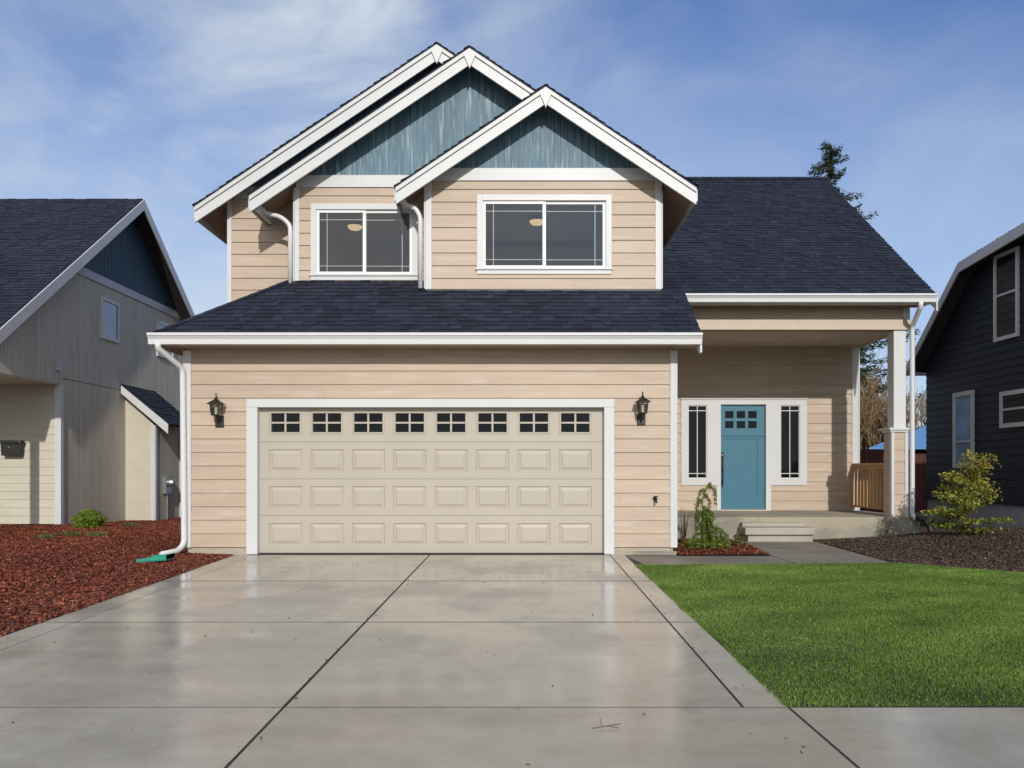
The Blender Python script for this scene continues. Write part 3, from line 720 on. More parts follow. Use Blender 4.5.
vbox('corner_board', 'white', (6.68, 6.79, YP - .012, YP + .012, 3.757, 3.96))
m = MB(); m.lathe((wx(817, 15.0), 15.0, 3.60), [(0, -.004), (.05, -.004), (.05, -.012), (.085, -.010), (.09, .0)], 20); m.build('recessed_light', 'white_plain', P, True)
# pillar
px0, px1 = 6.47, 6.755
m = MB(); lap(m, front(YP), [(px0 + .012, .385), (px1 - .012, .385), (px1 - .012, 1.86), (px0 + .012, 1.86)], .19, .011, v0=.386)
lap(m, xneg(px0 + .012), [(YP, .385), (YP + .285, .385), (YP + .285, 1.86), (YP, 1.86)], .19, .011, v0=.386)
lap(m, xpos(px1 - .012), [(YP, .385), (YP + .285, .385), (YP + .285, 1.86), (YP, 1.86)], .19, .011, v0=.386)
m.box(px0 + .013, px1 - .013, YP + .27, YP + .285, .385, 1.86)
pil = m.build('porch_pillar', 'siding', P)
m = MB()
m.box(px0 - .008, px0 + .05, YP - .02, YP - .0115, .385, 1.86); m.box(px0 - .009, px0 - .0, YP - .02, YP + .05, .385, 1.86)
m.box(px1 - .05, px1 + .008, YP - .02, YP - .0115, .385, 1.86)
m.build('pillar_trim', 'white', pil)
m = MB(); m.box(px0 - .045, px1 + .045, YP - .055, YP + .33, 1.862, 1.905); m.box(px0 - .025, px1 + .025, YP - .035, YP + .31, 1.83, 1.861); m.build('pillar_cap', 'white', pil, bevel=.004)
m = MB(); m.box(px0 + .055, px1 - .02, YP + .015, YP + .255, 1.906, 3.574); m.build('pillar_shaft', 'white', pil, bevel=.004)
# railing of cedar
rail = MB(); rx = 6.70; y0, y1 = YP + .30, YE - .03
rail.box(rx - .045, rx + .045, y0, y1, 1.27, 1.31, .6); rail.box(rx - .02, rx + .02, y0, y1, 1.19, 1.268, .3); rail.box(rx - .03, rx + .03, y0, y1, .46, .50, .5)
rl = rail.build('porch_railing', 'cedar', P, bevel=.003)
n = 12
for i in range(n):
    b = MB(); y = y0 + .05 + (y1 - y0 - .1) * i / (n - 1); b.box(rx - .062, rx - .022, y - .02, y + .02, .47, 1.20, random.random()); b.build('baluster', 'cedar', rl)
# steps
sx0, sx1 = wx(742, 13.7), wx(811, 13.7)
m = MB(); m.box(sx0, sx1, 13.50, YP - .05, .115, .23); m.box(sx0 + .06, sx1 - .02, 13.56, YP - .05, -.05, .114); m.box(sx0 + .03, sx1 - .06, 13.78, YP - .052, .231, .295)
m.build('porch_steps', 'walk_concrete', P, bevel=.008)

# --- entry surround: white panels, sidelights, door
Yo = YE - .03
ent = MB()
gl = [(wx(687.7, YE), wx(706.8, YE)), (wx(780, YE), wx(799.5, YE))]; gz0, gz1 = wz(478.5, YE), wz(405.3, YE)
def frame_rect(mb, x0, x1, z0, z1, holes, ya, yb, r=.5):
    zs = sorted({z0, z1} | {h[k] for h in holes for k in (2, 3) if z0 < h[k] < z1})
    for a, b in zip(zs[:-1], zs[1:]):
        for s, e in intervals(x0, x1, holes, (a + b) / 2): mb.box(s, e, ya, yb, a, b, r)
ddx0, ddx1, ddz1 = wx(720.5, YE), wx(765.5, YE), wz(404.5, YE)
holes = [(gl[0][0], gl[0][1], gz0, gz1), (gl[1][0], gl[1][1], gz0, gz1), (ddx0, ddx1, -1, ddz1)]
frame_rect(ent, dx0, dx1, dz0, dz1, holes, Yo, YE + .06)
ent.box(jx0, ddx0, Yo, YE + .06, .385, dz0 - .001); ent.box(ddx1, jx1, Yo, YE + .06, .385, dz0 - .001)
eo = ent.build('entry_surround', 'white', P)
m = MB(); m.box(dx0 - .015, dx1 + .015, Yo - .02, Yo - .001, dz1 - .012, dz1 + .012); m.build('head_trim', 'white', eo)
for a, b in gl:
    s = MB(); t_ = .018
    s.box(a, a + t_, YE - .012, YE + .03, gz0, gz1); s.box(b - t_, b, YE - .012, YE + .03, gz0, gz1)
    s.box(a, b, YE - .013, YE + .03, gz0, gz0 + t_); s.box(a, b, YE - .013, YE + .03, gz1 - t_, gz1)
    c = (a + b) / 2; s.box(c - .008, c + .008, YE - .004, YE + .012, gz0, gz1); s.box(a, b, YE - .005, YE + .012, gz1 - .115, gz1 - .099); s.box(a, b, YE - .005, YE + .012, gz0 + .09, gz0 + .106)
    so = s.build('sidelight_frame', 'white', eo)
    s = MB(); s.box(a + .005, b - .005, YE + .014, YE + .02, gz0 + .005, gz1 - .005); s.build('sidelight_pane', 'dark_glass', eo)
door = MB(); yd = YE + .035
D = lambda px_, py_: (wx(px_, YE), wz(py_, YE))
lites = []
for i in range(3):
    for j in range(2):
        xa = 660 + (360 + 63.5 * i) / 5.4875; xb = xa + 46 / 5.4875; ya = 380 + (170 + 55 * j) / 5.4875; yb = ya + 39 / 5.4875
        lites.append((wx(xa, YE), wx(xb, YE), wz(yb, YE), wz(ya, YE)))
pan = (wx(723.5, YE) + .01, wx(758.5, YE), wz(496.5, YE), wz(438.5, YE))
frame_rect(door, ddx0 + .004, ddx1 - .004, .405, ddz1 - .004, lites + [pan], yd, yd + .045)
door.box(pan[0], pan[1], yd + .014, yd + .04, pan[2], pan[3])
for a_, b_, c_, d_ in ((pan[0], pan[0] + .012, pan[2], pan[3]), (pan[1] - .012, pan[1], pan[2], pan[3]), (pan[0] + .012, pan[1] - .012, pan[2], pan[2] + .012), (pan[0] + .012, pan[1] - .012, pan[3] - .012, pan[3])):
    door.box(a_, b_, yd + .007, yd + .0139, c_, d_)
door.box(ddx0 + .004, ddx1 - .004, yd - .018, yd - .0005, wz(436, YE), wz(433.5, YE))
do = door.build('front_door', 'door', P, bevel=.002)
for l in lites:
    s = MB(); s.box(l[0] - .004, l[1] + .004, yd + .018, yd + .024, l[2] - .004, l[3] + .004); s.build('door_pane', 'dark_glass', do)
hx = wx(722.6, YE); s = MB()
s.box(hx - .028, hx + .028, yd - .012, yd - .001, wz(470, YE), wz(452, YE)); s.tube([(hx, yd - .012, wz(468, YE)), (hx, yd - .06, wz(470, YE)), (hx, yd - .07, wz(477, YE)), (hx, yd - .045, wz(483, YE)), (hx, yd - .003, wz(484, YE))], .011)
s.lathe((hx, yd - .001, wz(456, YE)), [(.03, 0), (.03, -.02), (.012, -.024), (0, -.024)], 14, 'y'); s.box(hx - .02, hx + .02, yd - .01, yd - .001, wz(487, YE), wz(481, YE))
s.build('door_handle', 'chrome', do)
m = MB(); m.box(ddx0 - .03, ddx1 + .03, YE - .09, YE + .06, .382, .404); m.build('door_sill', 'beige_trim', do)

# --- upstairs windows with rooms behind
def up_window(w, Y, grid_px, lampx, depth=3.2, side=0):
    x0, x1, z0, z1 = w; c = .085
    m = MB()
    m.box(x0, x0 + c, Y - .03, Y + .04, z0, z1); m.box(x1 - c, x1, Y - .03, Y + .04, z0, z1)
    m.box(x0 + c, x1 - c, Y - .031, Y + .04, z1 - c * 1.05, z1); m.box(x0 + c, x1 - c, Y - .031, Y + .04, z0, z0 + c * 1.05)
    m.box(x0 - .02, x1 + .02, Y - .052, Y - .032, z0 + c * .75, z0 + c * 1.05)
    wo = m.build('window', 'white', P, bevel=.003)
    a, b, d, e = x0 + c, x1 - c, z0 + c * 1.05, z1 - c * 1.05; mid = (a + b) / 2; s = .045
    m = MB()
    for (p, q, yy) in ((a, mid + .02, Y - .008), (mid - .02, b, Y + .010)):
        m.box(p, p + s, yy, yy + .016, d, e); m.box(q - s, q, yy, yy + .016, d, e); m.box(p + s, q - s, yy + .001, yy + .016, e - s, e); m.box(p + s, q - s, yy + .001, yy + .016, d, d + s)
    m.build('sash', 'white_plain', wo)
    m = MB(); g = .011
    for (p, q, outer) in ((a + s, mid - .025, 0), (mid + .025, b - s, 1)):
        xx = p + .115 if outer == 0 else q - .115
        yy = Y + (.006 if outer == 0 else .022)
        m.box(xx - g / 2, xx + g / 2, yy, yy + .006, d + s, e - s)
        m.box(p, q, yy + .0005, yy + .0065, e - s - .11, e - s - .10); m.box(p, q, yy + .0005, yy + .0065, d + s + .085, d + s + .095)
    m.build('window_grille', 'white_plain', wo)
    m = MB(); m.face([(a, Y + .004, d), (mid, Y + .004, d), (mid, Y + .004, e), (a, Y + .004, e)]); m.face([(mid, Y + .020, d), (b, Y + .020, d), (b, Y + .020, e), (mid, Y + .020, e)])
    m.build('window_pane', 'glass', wo)
    # room box open to the window
    X0, X1, Z0, Z1, Ya, Yb = x0 - .02, x1 + .02, 3.9, 5.46, Y + .05, Y + depth
    if side < 0: X0 = -3.25
    m = MB()
    m.box(X0 - .05, X0, Ya, Yb, Z0, Z1); m.box(X1, X1 + .05, Ya, Yb, Z0, Z1); m.box(X0, X1, Yb, Yb + .05, Z0, Z1); m.box(X0, X1, Ya, Yb, Z1, Z1 + .03); m.box(X0, X1, Ya, Yb, Z0 - .05, Z0)
    m.box(X0, X1, Ya - .01, Ya, Z0, z0 + .08); m.box(X0, X1, Ya - .01, Ya, z1 - .08, Z1); m.box(X0, x0 + .08, Ya - .01, Ya, z0, z1); m.box(x1 - .08, X1, Ya - .01, Ya, z0, z1)
    m.build('room', 'room', P)
    ly = Y + 1.6
    m = MB(); X = wx(lampx, ly)
    m.lathe((X, ly, Z1), [(.04, -.001), (.04, -.05), (.135, -.055), (.14, -.075)], 20); m.build('lamp_base', 'bronze', wo, True)
    m = MB(); m.lathe((X, ly, Z1), [(.128, -.07), (.12, -.095), (.09, -.125), (.04, -.14), (0, -.143)], 20); m.build('ceiling_lamp', 'lamp', wo, True)
up_window(w1, YM, None, 355); up_window(w2, YR, None, 537)

# --- downspouts (rectangular, with elbows)
def spout(pts, name='downspout', rad=.042):
    m = MB(); q = [Vector(p) for p in pts]; o = [q[0]]
    for i in range(1, len(q) - 1):
        a = (q[i-1] - q[i]).normalized(); b = (q[i+1] - q[i]).normalized(); r = min(.07, (q[i-1] - q[i]).length * .4, (q[i+1] - q[i]).length * .4)
        for t in (0, .33, .66, 1):
            u = q[i] + a * r * (1 - t) ** 2 + b * r * t ** 2
            o.append(u)
    o.append(q[-1]); m.tube(o, rad, 8, sq=True); return m.build(name, 'gutter', P, True)
spout([(wx(158, 11.05), 11.05, 2.90), (wx(158, 11.06), 11.06, 2.83), (wx(183, 11.45), 11.44, 2.60), (wx(184.5, 11.45), 11.44, .16), (wx(178, 11.3), 11.30, .07), (wx(161, 10.9), 10.92, .06)])
ce = G[1]['ha'] - SL * abs(G[1]['xl'] - G[1]['xa'])
m = MB(); m.prism([(0, 0), (-.10, 0), (-.10, -.04), (-.06, -.11), (0, -.11)], lambda u, v, o: (-3.80 + u, o, ce - .09 + v), 12.30, 13.0); m.build('gutter', 'gutter', P)
spout([(wx(262, 12.5), 12.5, ce - .10), (wx(264, 12.5), 12.52, ce - .17), (wx(281, 12.5), 12.52, ce - .235), (-3.385, 12.52, ce - .36), (-3.385, 12.52, 4.02)], rad=.036)
ce = G[2]['ha'] - SL * abs(G[2]['xl'] - G[2]['xa'])
m = MB(); m.prism([(0, 0), (-.10, 0), (-.10, -.04), (-.06, -.11), (0, -.11)], lambda u, v, o: (-1.58 + u, o, ce - .09 + v), 12.01, 12.5); m.build('gutter', 'gutter', P)
spout([(wx(403, 12.2), 12.2, ce - .10), (wx(405, 12.2), 12.21, ce - .17), (wx(416, 12.2), 12.21, ce - .235), (-1.365, 12.215, ce - .36), (-1.365, 12.215, 3.89)], rad=.036)
spout([(wx(921, 13.54), 13.54, 3.97), (wx(921, 13.54), 13.55, 3.88), (6.80, 13.93, 3.62), (6.80, 13.93, .42), (6.84, 13.86, .34)], rad=.04)
m = MB(); m.tube([(6.83, 13.87, .37), (6.93, 13.80, .36), (6.99, 13.75, .26), (7.03, 13.7, .08), (7.06, 13.6, -.02)], .05, 10); m.build('drain_hose', 'rubber', P, True)
m = MB()
for i in range(14):
    t = i / 13; m.tube([(6.93 + .10 * t, 13.80 - .1 * t, .36 - .28 * t), (6.935 + .10 * t, 13.795 - .1 * t, .346 - .28 * t)], .056, 10)
# spigot on garage wall, junction block behind lanterns, side wall vent
sx = wx(655, YW); sz = wz(501, YW)
m = MB(); m.tube([(sx, YW - .015, sz + .03), (sx, YW - .09, sz + .03), (sx, YW - .12, sz - .02)], .014); m.lathe((sx, YW - .07, sz + .065), [(0, .008), (.032, .008), (.032, -.004), (0, -.004)], 10); m.lathe((sx, YW - .018, sz + .03), [(0, -.006), (.03, -.006), (.03, .005)], 12, 'y')
m.build('spigot', 'bronze', P, True)
vbox('vent_hood', 'white', (6.81, 6.93, 16.35, 16.5, 2.28, 2.50), (6.81, 6.90, 16.36, 16.49, 2.2, 2.28))

# ================================================================== LANTERNS (things on the wall)
def lantern(loc, label):
    r = empty('wall_lantern', loc, label, 'wall lamp', 'coach lanterns flanking the garage door')
    def q(m, name, mat, sm=False):
        o = m.build(name, mat, None, sm); o.parent = r; return o
    m = MB(); m.box(-.05, .05, -.022, -.001, -.23, -.09); m.box(-.06, .06, -.012, -.001, -.24, -.08); q(m, 'back_plate', 'bronze')
    m = MB(); m.tube([(0, -.02, -.16), (0, -.07, -.18), (0, -.13, -.15), (0, -.14, -.10)], .009); q(m, 'arm', 'bronze', True); m = MB()
    m.tube([(0, -.14, .15)] + [(0, -.14 + .035 * math.sin(a), .18 - .035 * math.cos(a)) for a in np.linspace(0, 4.6, 9)], .006); q(m, 'hanging_ring', 'bronze', True)
    m = MB(); m.hexa([(-.05, -.19, -.09), (.05, -.19, -.09), (.05, -.09, -.09), (-.05, -.09, -.09), (-.055, -.195, -.075), (.055, -.195, -.075), (.055, -.085, -.075), (-.055, -.085, -.075)])
    for sx_ in (-1, 1):
        for sy_ in (-1, 1): m.tube([(sx_ * .05, -.14 + sy_ * .05, -.08), (sx_ * .066, -.14 + sy_ * .066, .075)], .006, 4)
    for sx_ in (-1, 1):
        m.tube([(sx_ * .058, -.19, 0), (sx_ * .058, -.09, 0)], .004, 4); m.tube([(-.058, -.14 + sx_ * .058, 0), (.058, -.14 + sx_ * .058, 0)], .004, 4)
    q(m, 'cage', 'bronze')
    m = MB(); m.hexa([(-.095, -.235, .075), (.095, -.235, .075), (.095, -.045, .075), (-.095, -.045, .075), (-.02, -.16, .135), (.02, -.16, .135), (.02, -.12, .135), (-.02, -.12, .135)])
    m.box(-.10, .10, -.24, -.04, .066, .0745); m.lathe((0, -.14, .135), [(.022, 0), (.026, .012), (.01, .022), (.014, .034), (0, .045)], 10); q(m, 'cap', 'bronze')
    m = MB(); m.hexa([(-.046, -.186, -.074), (.046, -.186, -.074), (.046, -.094, -.074), (-.046, -.094, -.074), (-.061, -.201, .065), (.061, -.201, .065), (.061, -.079, .065), (-.061, -.079, .065)]); q(m, 'glass', 'lamp_glass')
    m = MB(); m.lathe((0, -.14, -.07), [(.016, 0), (.016, .03), (.026, .05), (.024, .08), (.01, .1), (0, .102)], 10); q(m, 'bulb', 'white_plain', True)
    return r
def copy_tree(o, parent=None):
    c = o.copy(); COL.objects.link(c); c.parent = parent
    for ch in list(o.children): copy_tree(ch, c)
    return c
l1 = lantern((wx(216.5, 11.36), YW - .016, wz(410, YW)), 'black coach lantern on the tan wall left of the garage door')
l2 = copy_tree(l1); l2.location = (wx(642.5, 11.36), YW - .016, wz(408, YW)); l2['label'] = 'black coach lantern on the tan wall right of the garage door'

# ================================================================== SPLASH BLOCK
sb = empty('splash_block', (wx(155, 10.48), 10.48, .0), 'green plastic splash block on red bark under the left downspout', 'splash block')
m = MB(); X0, X1 = wx(139, 11.0), wx(172, 11.05)
zz = .085
pr = lambda x, w: [(x, 11.0 - w), (x, 11.0 - w + .02), (x, 11.0 + w - .02), (x, 11.0 + w)]
a = [(X0, 10.80, zz - .01), (X1, 10.93, zz + .03), (X1, 11.17, zz + .03), (X0, 11.22, zz - .01)]
m.prism([(p[0], p[1]) for p in a], lambda u, v, o: (u, v, o + zz + .05 * (u - X0)), 0, .012)
for p, q_ in ((a[0], a[1]), (a[2], a[3]), (a[1], a[2])): m.hexa([(p[0], p[1], p[2]), (q_[0], q_[1], q_[2]), (q_[0], q_[1] + .014, q_[2]), (p[0], p[1] + .014, p[2]), (p[0], p[1], p[2] + .055), (q_[0], q_[1], q_[2] + .06), (q_[0], q_[1] + .014, q_[2] + .06), (p[0], p[1] + .014, p[2] + .055)])
m.v = [(-4.48 + (x + 4.78) * .75, y - .66, z - .05) for x, y, z in m.v]; m.build('tray', 'green_plastic', sb)
m = MB()
for i in range(3): m.box(X0 + .05, X1 - .05, 10.93 + .06 * i, 10.942 + .06 * i, zz + .012, zz + .035)
m.v = [(-4.48 + (x + 4.78) * .75, y - .66, z - .05) for x, y, z in m.v]; m.build('rib', 'green_plastic', sb)

# ================================================================== LEFT NEIGHBOUR
XN = -8.9; XO = -8.5
nh = empty('neighbour_house', (XN - 3, 17.5, 0), 'grey plywood sided house with navy gable panel on the left of the photo', 'house')
P = nh
PKY, PKZ, FY, RYn = 18.9, 7.42, 13.5, 23.2
sl = (PKZ - 3.54) / (18.9 - 13.6)
FZ = PKZ - sl * (PKY - FY); RZn = PKZ - .70 * (RYn - PKY)
nz = lambda y, d=.1: (PKZ - sl * (PKY - y) if y < PKY else PKZ - .70 * (y - PKY)) - d
m = MB(); roof_plane(m, [[(-22, FY, FZ), (XO, FY, FZ), (XO, PKY, PKZ), (-22, PKY, PKZ)]], .08); m.build('roof', ['shingle', 'dark_soffit'], P)
m = MB(); roof_plane(m, [[(XO, RYn, RZn), (-22, RYn, RZn), (-22, PKY, PKZ), (XO, PKY, PKZ)]], .08); m.build('roof', ['shingle', 'dark_soffit'], P)
m = MB()
for (ya, yb) in ((FY, PKY), (PKY, RYn)):
    m.prism([(ya, nz(ya, .01)), (yb, nz(yb, .01)), (yb, nz(yb, .25)), (ya, nz(ya, .25))], xpos(XO), .0, .03)
m.build('rake_board', 'grey_trim', P, bevel=.003)
m = MB(); vboard(m, xpos(XN), [[(16.15, .0), (22.9, .0), (22.9, nz(22.9)), (21.95, 5.22), (16.15, 5.22)], [(13.75, 2.87), (16.15, 2.87), (16.15, min(5.22, nz(16.15))), (13.75, nz(13.75))]], .10, .006, .008, u0=13.75)
m.build('wall', 't111', P)
m = MB(); yA = PKY - (PKZ - .1 - 5.22) / sl; yB = PKY + (PKZ - .1 - 5.22) / .70
c_ = clip([(16.15, 5.20), (23, 5.20), (23, 5.37), (16.15, 5.37)], [(yA, 5.2), (yB, 5.2), (PKY, nz(PKY))]); m.prism(c_, xpos(XN), .008, .04); m.build('band_board', 'grey_trim', P)
m = MB(); vboard(m, xpos(XN), clip([(10, 5.37), (26, 5.37), (26, 9), (10, 9)], [(yA, 5.22), (yB, 5.22), (PKY, nz(PKY))]), .15, .012, .01); m.build('gable_panel', 'navy_ply', P)
m = MB(); m.prism([(16.2, 3.0), (18.85, 3.0), (18.85, 2.985), (16.2, 2.985)], xpos(XN), .008, .013)
m.build('drip_edge', 'black_metal', P)
# porch recess, cream lap siding facing the street
m = MB(); lap(m, front(16.15), [(-22, .12), (XN - .02, .12), (XN - .02, 2.87), (-22, 2.87)], .16, .012, v0=.12); m.build('porch_wall', 'cream', P)
m = MB(); m.box(XN - .09, XN + .012, 16.115, 16.145, .05, 2.87); m.box(XN + .012, XN + .035, 16.115, 16.22, .05, 2.87); m.build('corner_board', 'white', P)
m = MB(); m.box(-22, XN - .001, 13.85, 16.14, 2.85, 2.87); m.build('porch_ceiling', 'cream', P)
m = MB(); m.box(-22, XN - .002, 13.75, 13.85, 2.86, 3.45); m.build('porch_beam', 't111', P)
m = MB(); m.box(-22, XN - .25, 14.9, 16.13, -.2, .10); m.build('porch_slab', 'porch_concrete', P)
m = MB(); m.box(-9.20, -9.03, 13.76, 13.9, .0, 2.86); m.build('porch_post', 'white', P)
m = MB(); m.box(-22, XN, 22.9, 22.95, 0, 4.5); m.build('wall', 't111', P)
m = MB(); m.box(-22, XO, RYn - .02, RYn + .1, RZn - .16, RZn - .01); m.build('gutter', 'grey_trim', P)
def side_window(X, ya, yb, za, zb, sgn, mat='sky_glass', trim='white', c=.05, rail=None, parent=None):
    fn = xpos(X) if sgn > 0 else xneg(X)
    m = MB()
    for q in ([(ya, za), (ya + c, za), (ya + c, zb), (ya, zb)], [(yb - c, za), (yb, za), (yb, zb), (yb - c, zb)],
              [(ya + c, za), (yb - c, za), (yb - c, za + c), (ya + c, za + c)], [(ya + c, zb - c), (yb - c, zb - c), (yb - c, zb), (ya + c, zb)]):
        m.prism(q, fn, .005, .045)
    if rail:
        for rz in rail: m.prism([(ya + c, rz - .02), (yb - c, rz - .02), (yb - c, rz + .02), (ya + c, rz + .02)], fn, .01, .04)
    o = m.build('window', trim, parent or P)
    m = MB(); m.prism([(ya + c, za + c), (yb - c, za + c), (yb - c, zb - c), (ya + c, zb - c)], fn, .012, .022); m.build('window_pane', mat, o); return o
side_window(XN, 17.68, 18.52, 4.03, 4.94, 1, c=.075); side_window(XN, 20.5, 21.5, 4.03, 4.94, 1, c=.085)
# bump-out closet with shed roof
bx = wx(155, 18.86)
m = MB(); m.box(XN, bx, 18.86, 20.3, -.1, 2.2); m.prism([(XN, 2.2), (bx, 2.2), (XN, 2.9)], front(20.3), 0, 1.44); clo = m.build('utility_closet', 'cream', P)
m = MB(); vboard(m, xpos(bx), [(18.86, -.05), (20.3, -.05), (20.3, 2.25), (18.86, 2.25)], .1, .006, .008); m.build('closet_side', 't111', clo)
m = MB(); m.box(bx - .09, bx + .015, 18.83, 18.857, -.05, 2.2); m.box(bx + .009, bx + .03, 18.83, 18.93, -.05, 2.2); m.build('corner_board', 'white', clo)
m = MB(); roof_plane(m, [[(-7.82, 18.62, 2.22), (-7.82, 20.45, 2.22), (XN, 20.45, 3.13), (XN, 18.62, 3.13)]], .05); m.build('closet_roof', ['shingle', 'dark_soffit'], clo)
m = MB(); m.prism([(-7.80, 2.22), (XN + .03, 3.10), (XN + .03, 2.92), (-7.80, 2.0)], front(18.62), 0, .03); m.build('closet_rake', 'white', clo)
m = MB(); m.box(-8.2, -8.17, 20.22, 20.3, -.05, 2.0); m.build('conduit', 'white', clo)
m = MB(); m.box(bx + .01, bx + .10, 19.25, 19.55, .62, 1.02); m.lathe((bx + .10, 19.4, .88), [(.105, 0), (.105, .05), (.09, .12), (.05, .14), (0, .14)], 16, 'x'); m.tube([(bx + .05, 19.4, .62), (bx + .05, 19.4, 0)], .025)
m.build('electric_meter', 'steel', clo, False)
m = MB(); m.box(XN + .009, XN + .06, 15.98, 16.1, 3.12, 3.32); m.build('vent_cover', 'grey_trim', P)
# mailbox
mb_ = empty('mailbox', (-9.82, 16.13, 1.45), 'black wall mounted mailbox on cream siding at far left', 'mailbox')
m = MB(); m.prism([(-9.97, 1.46), (-9.60, 1.46), (-9.58, 1.72), (-9.99, 1.72)], front(16.13), .0, .13); m.build('box', 'black_metal', mb_, bevel=.008)
m = MB(); m.prism([(-10.01, 1.70), (-9.56, 1.70), (-9.60, 1.76), (-9.98, 1.76)], front(16.13), .0, .16); m.build('lid', 'black_metal', mb_, bevel=.008)
m = MB(); m.lathe((-9.82, 15.995, 1.62), [(.018, 0), (.012, -.006), (0, -.007)], 12, 'y'); m.build('lock', 'steel', mb_)

# ================================================================== RIGHT NEIGHBOUR
XW, XV = 9.3, 9.0
rh = empty('neighbour_house', (XW + 3, 15, 0), 'dark navy lap sided house with grey foundation at the right edge', 'house')
P = rh
prof = [(18.75, 3.50), (16.5, 5.36), (10.4, 5.86)]
m = MB(); roof_plane(m, [[(XV, 18.75, 3.50), (20, 18.75, 3.50), (20, 16.5, 5.36), (XV, 16.5, 5.36)]], .1); m.build('roof', ['shingle', 'dark_soffit'], P)
m = MB(); roof_plane(m, [[(20, 10.4, 5.86), (XV, 10.4, 5.86), (XV, 16.5, 5.36), (20, 16.5, 5.36)][::-1]], .1); m.build('roof', ['shingle', 'dark_soffit'], P)
m = MB()
for (a, b) in zip(prof[:-1], prof[1:]): m.prism([(a[0], a[1] - .012), (b[0], b[1] - .012), (b[0], b[1] - .21), (a[0], a[1] - .21)], xneg(XV), 0, .03)
m.build('rake_board', 'grey_trim', P)
m = MB(); m.box(XV, 20, 18.76, 18.86, 3.36, 3.50); m.box(XV + .02, 20, 18.4, 18.75, 3.33, 3.35); m.build('gutter', 'grey_trim', P)
wn3 = []
def yx(px_, X): return F * X / (px_ - 512)
wA = (yx(1020, XW), yx(996, XW), 0, 0); 
zz1 = lambda py, px_: EYE + (HZ - py) * yx(px_, XW) / F
m = MB(); lap(m, xneg(XW), [[(10.6, .56), (18.4, .56), (18.4, 3.5), (16.5, 5.2), (10.6, 5.68)]], .15, .013, v0=.56); m.build('wall', 'navy_lap', P)
m = MB(); m.box(XW, 20, 18.38, 18.4, .0, 3.45); m.box(XW, 20, 10.6, 10.65, .56, 5.6); m.build('wall', 'navy_lap', P)
m = MB(); m.box(XW + .01, XW + .2, 10.6, 18.4, -.3, .56); m.build('foundation', 'blue_foundation', P)
m = MB(); m.box(XW - .05, XW + .0, 10.6, 18.42, .53, .575); m.build('water_table', 'navy_lap', P)
side_window(XW, yx(1020, XW), yx(995.5, XW), zz1(342, 997), zz1(256, 997), -1, 'dim_glass', 'white', .07, [zz1(297, 997)])
side_window(XW, yx(975, XW), yx(954.5, XW), zz1(468, 956), zz1(393, 956), -1, 'mirror_glass', 'white', .09, [zz1(442, 956)])
side_window(XW, yx(1040, XW), yx(1001.5, XW), zz1(428, 1003), zz1(392, 1003), -1, 'dim_glass', 'white', .08, [zz1(410, 1003)])

# ================================================================== BACKGROUND YARD
sh = empty('shed', (12.6, 26, 0), 'dark red shed with a blue metal roof behind the porch', 'shed')
m = MB(); vboard(m, front(25), [(11.0, -.1), (16.8, -.1), (16.8, 1.79), (11.0, 1.79)], .14, .01, .012); m.box(11.02, 16.78, 25.03, 27.4, -.1, 1.79); m.build('wall', 'red_wood', sh)
m = MB(); m.hexa([(10.75, 24.7, 1.80), (17, 24.7, 1.80), (17, 27.6, 2.68), (14.1, 27.6, 2.68), (10.75, 24.7, 1.84), (17, 24.7, 1.84), (17, 27.6, 2.72), (14.1, 27.6, 2.72)]); m.build('roof', 'blue_roof', sh)
fe = empty('fence', (9, 24, 0), 'dark red board fence seen between the porch railing and the pillar', 'fence')
m = MB(); vboard(m, front(24.0), [(4, -.1), (10.95, -.1), (10.95, 1.78), (4, 1.78)], .14, .012, .018); m.build('board_panel', 'red_wood', fe)
for x in (5.2, 7.6, 10.0):
    m = MB(); m.box(x, x + .1, 24.01, 24.11, -.1, 1.85); m.build('post', 'red_wood', fe)

def leafquads(C, L, Wd, mat, name, parent, up=.0, r=None, dirs=None):
    n = len(C); a = RNG.uniform(0, 6.283, n); el = RNG.normal(up, .6, n)
    d = np.stack([np.cos(a) * np.cos(el), np.sin(a) * np.cos(el), np.sin(el)], 1) if dirs is None else dirs
    q = RNG.normal(0, 1, (n, 3)); s = np.cross(d, q); s /= np.linalg.norm(s, axis=1)[:, None] + 1e-9
    l = (L * RNG.uniform(.6, 1.3, n))[:, None]; w = (Wd * RNG.uniform(.6, 1.3, n))[:, None]
    v = np.stack([C - d * l * .5, C + s * w * .5, C + d * l * .5, C - s * w * .5], 1).reshape(-1, 3)
    b = np.arange(n)[:, None] * 4
    rr = np.clip(RNG.normal(.5, .25, n), 0, 1) if r is None else np.clip(r, 0, 1)
    return nmesh(name, v, np.concatenate([b, b+1, b+2, b+3], 1), rr, mat, parent)
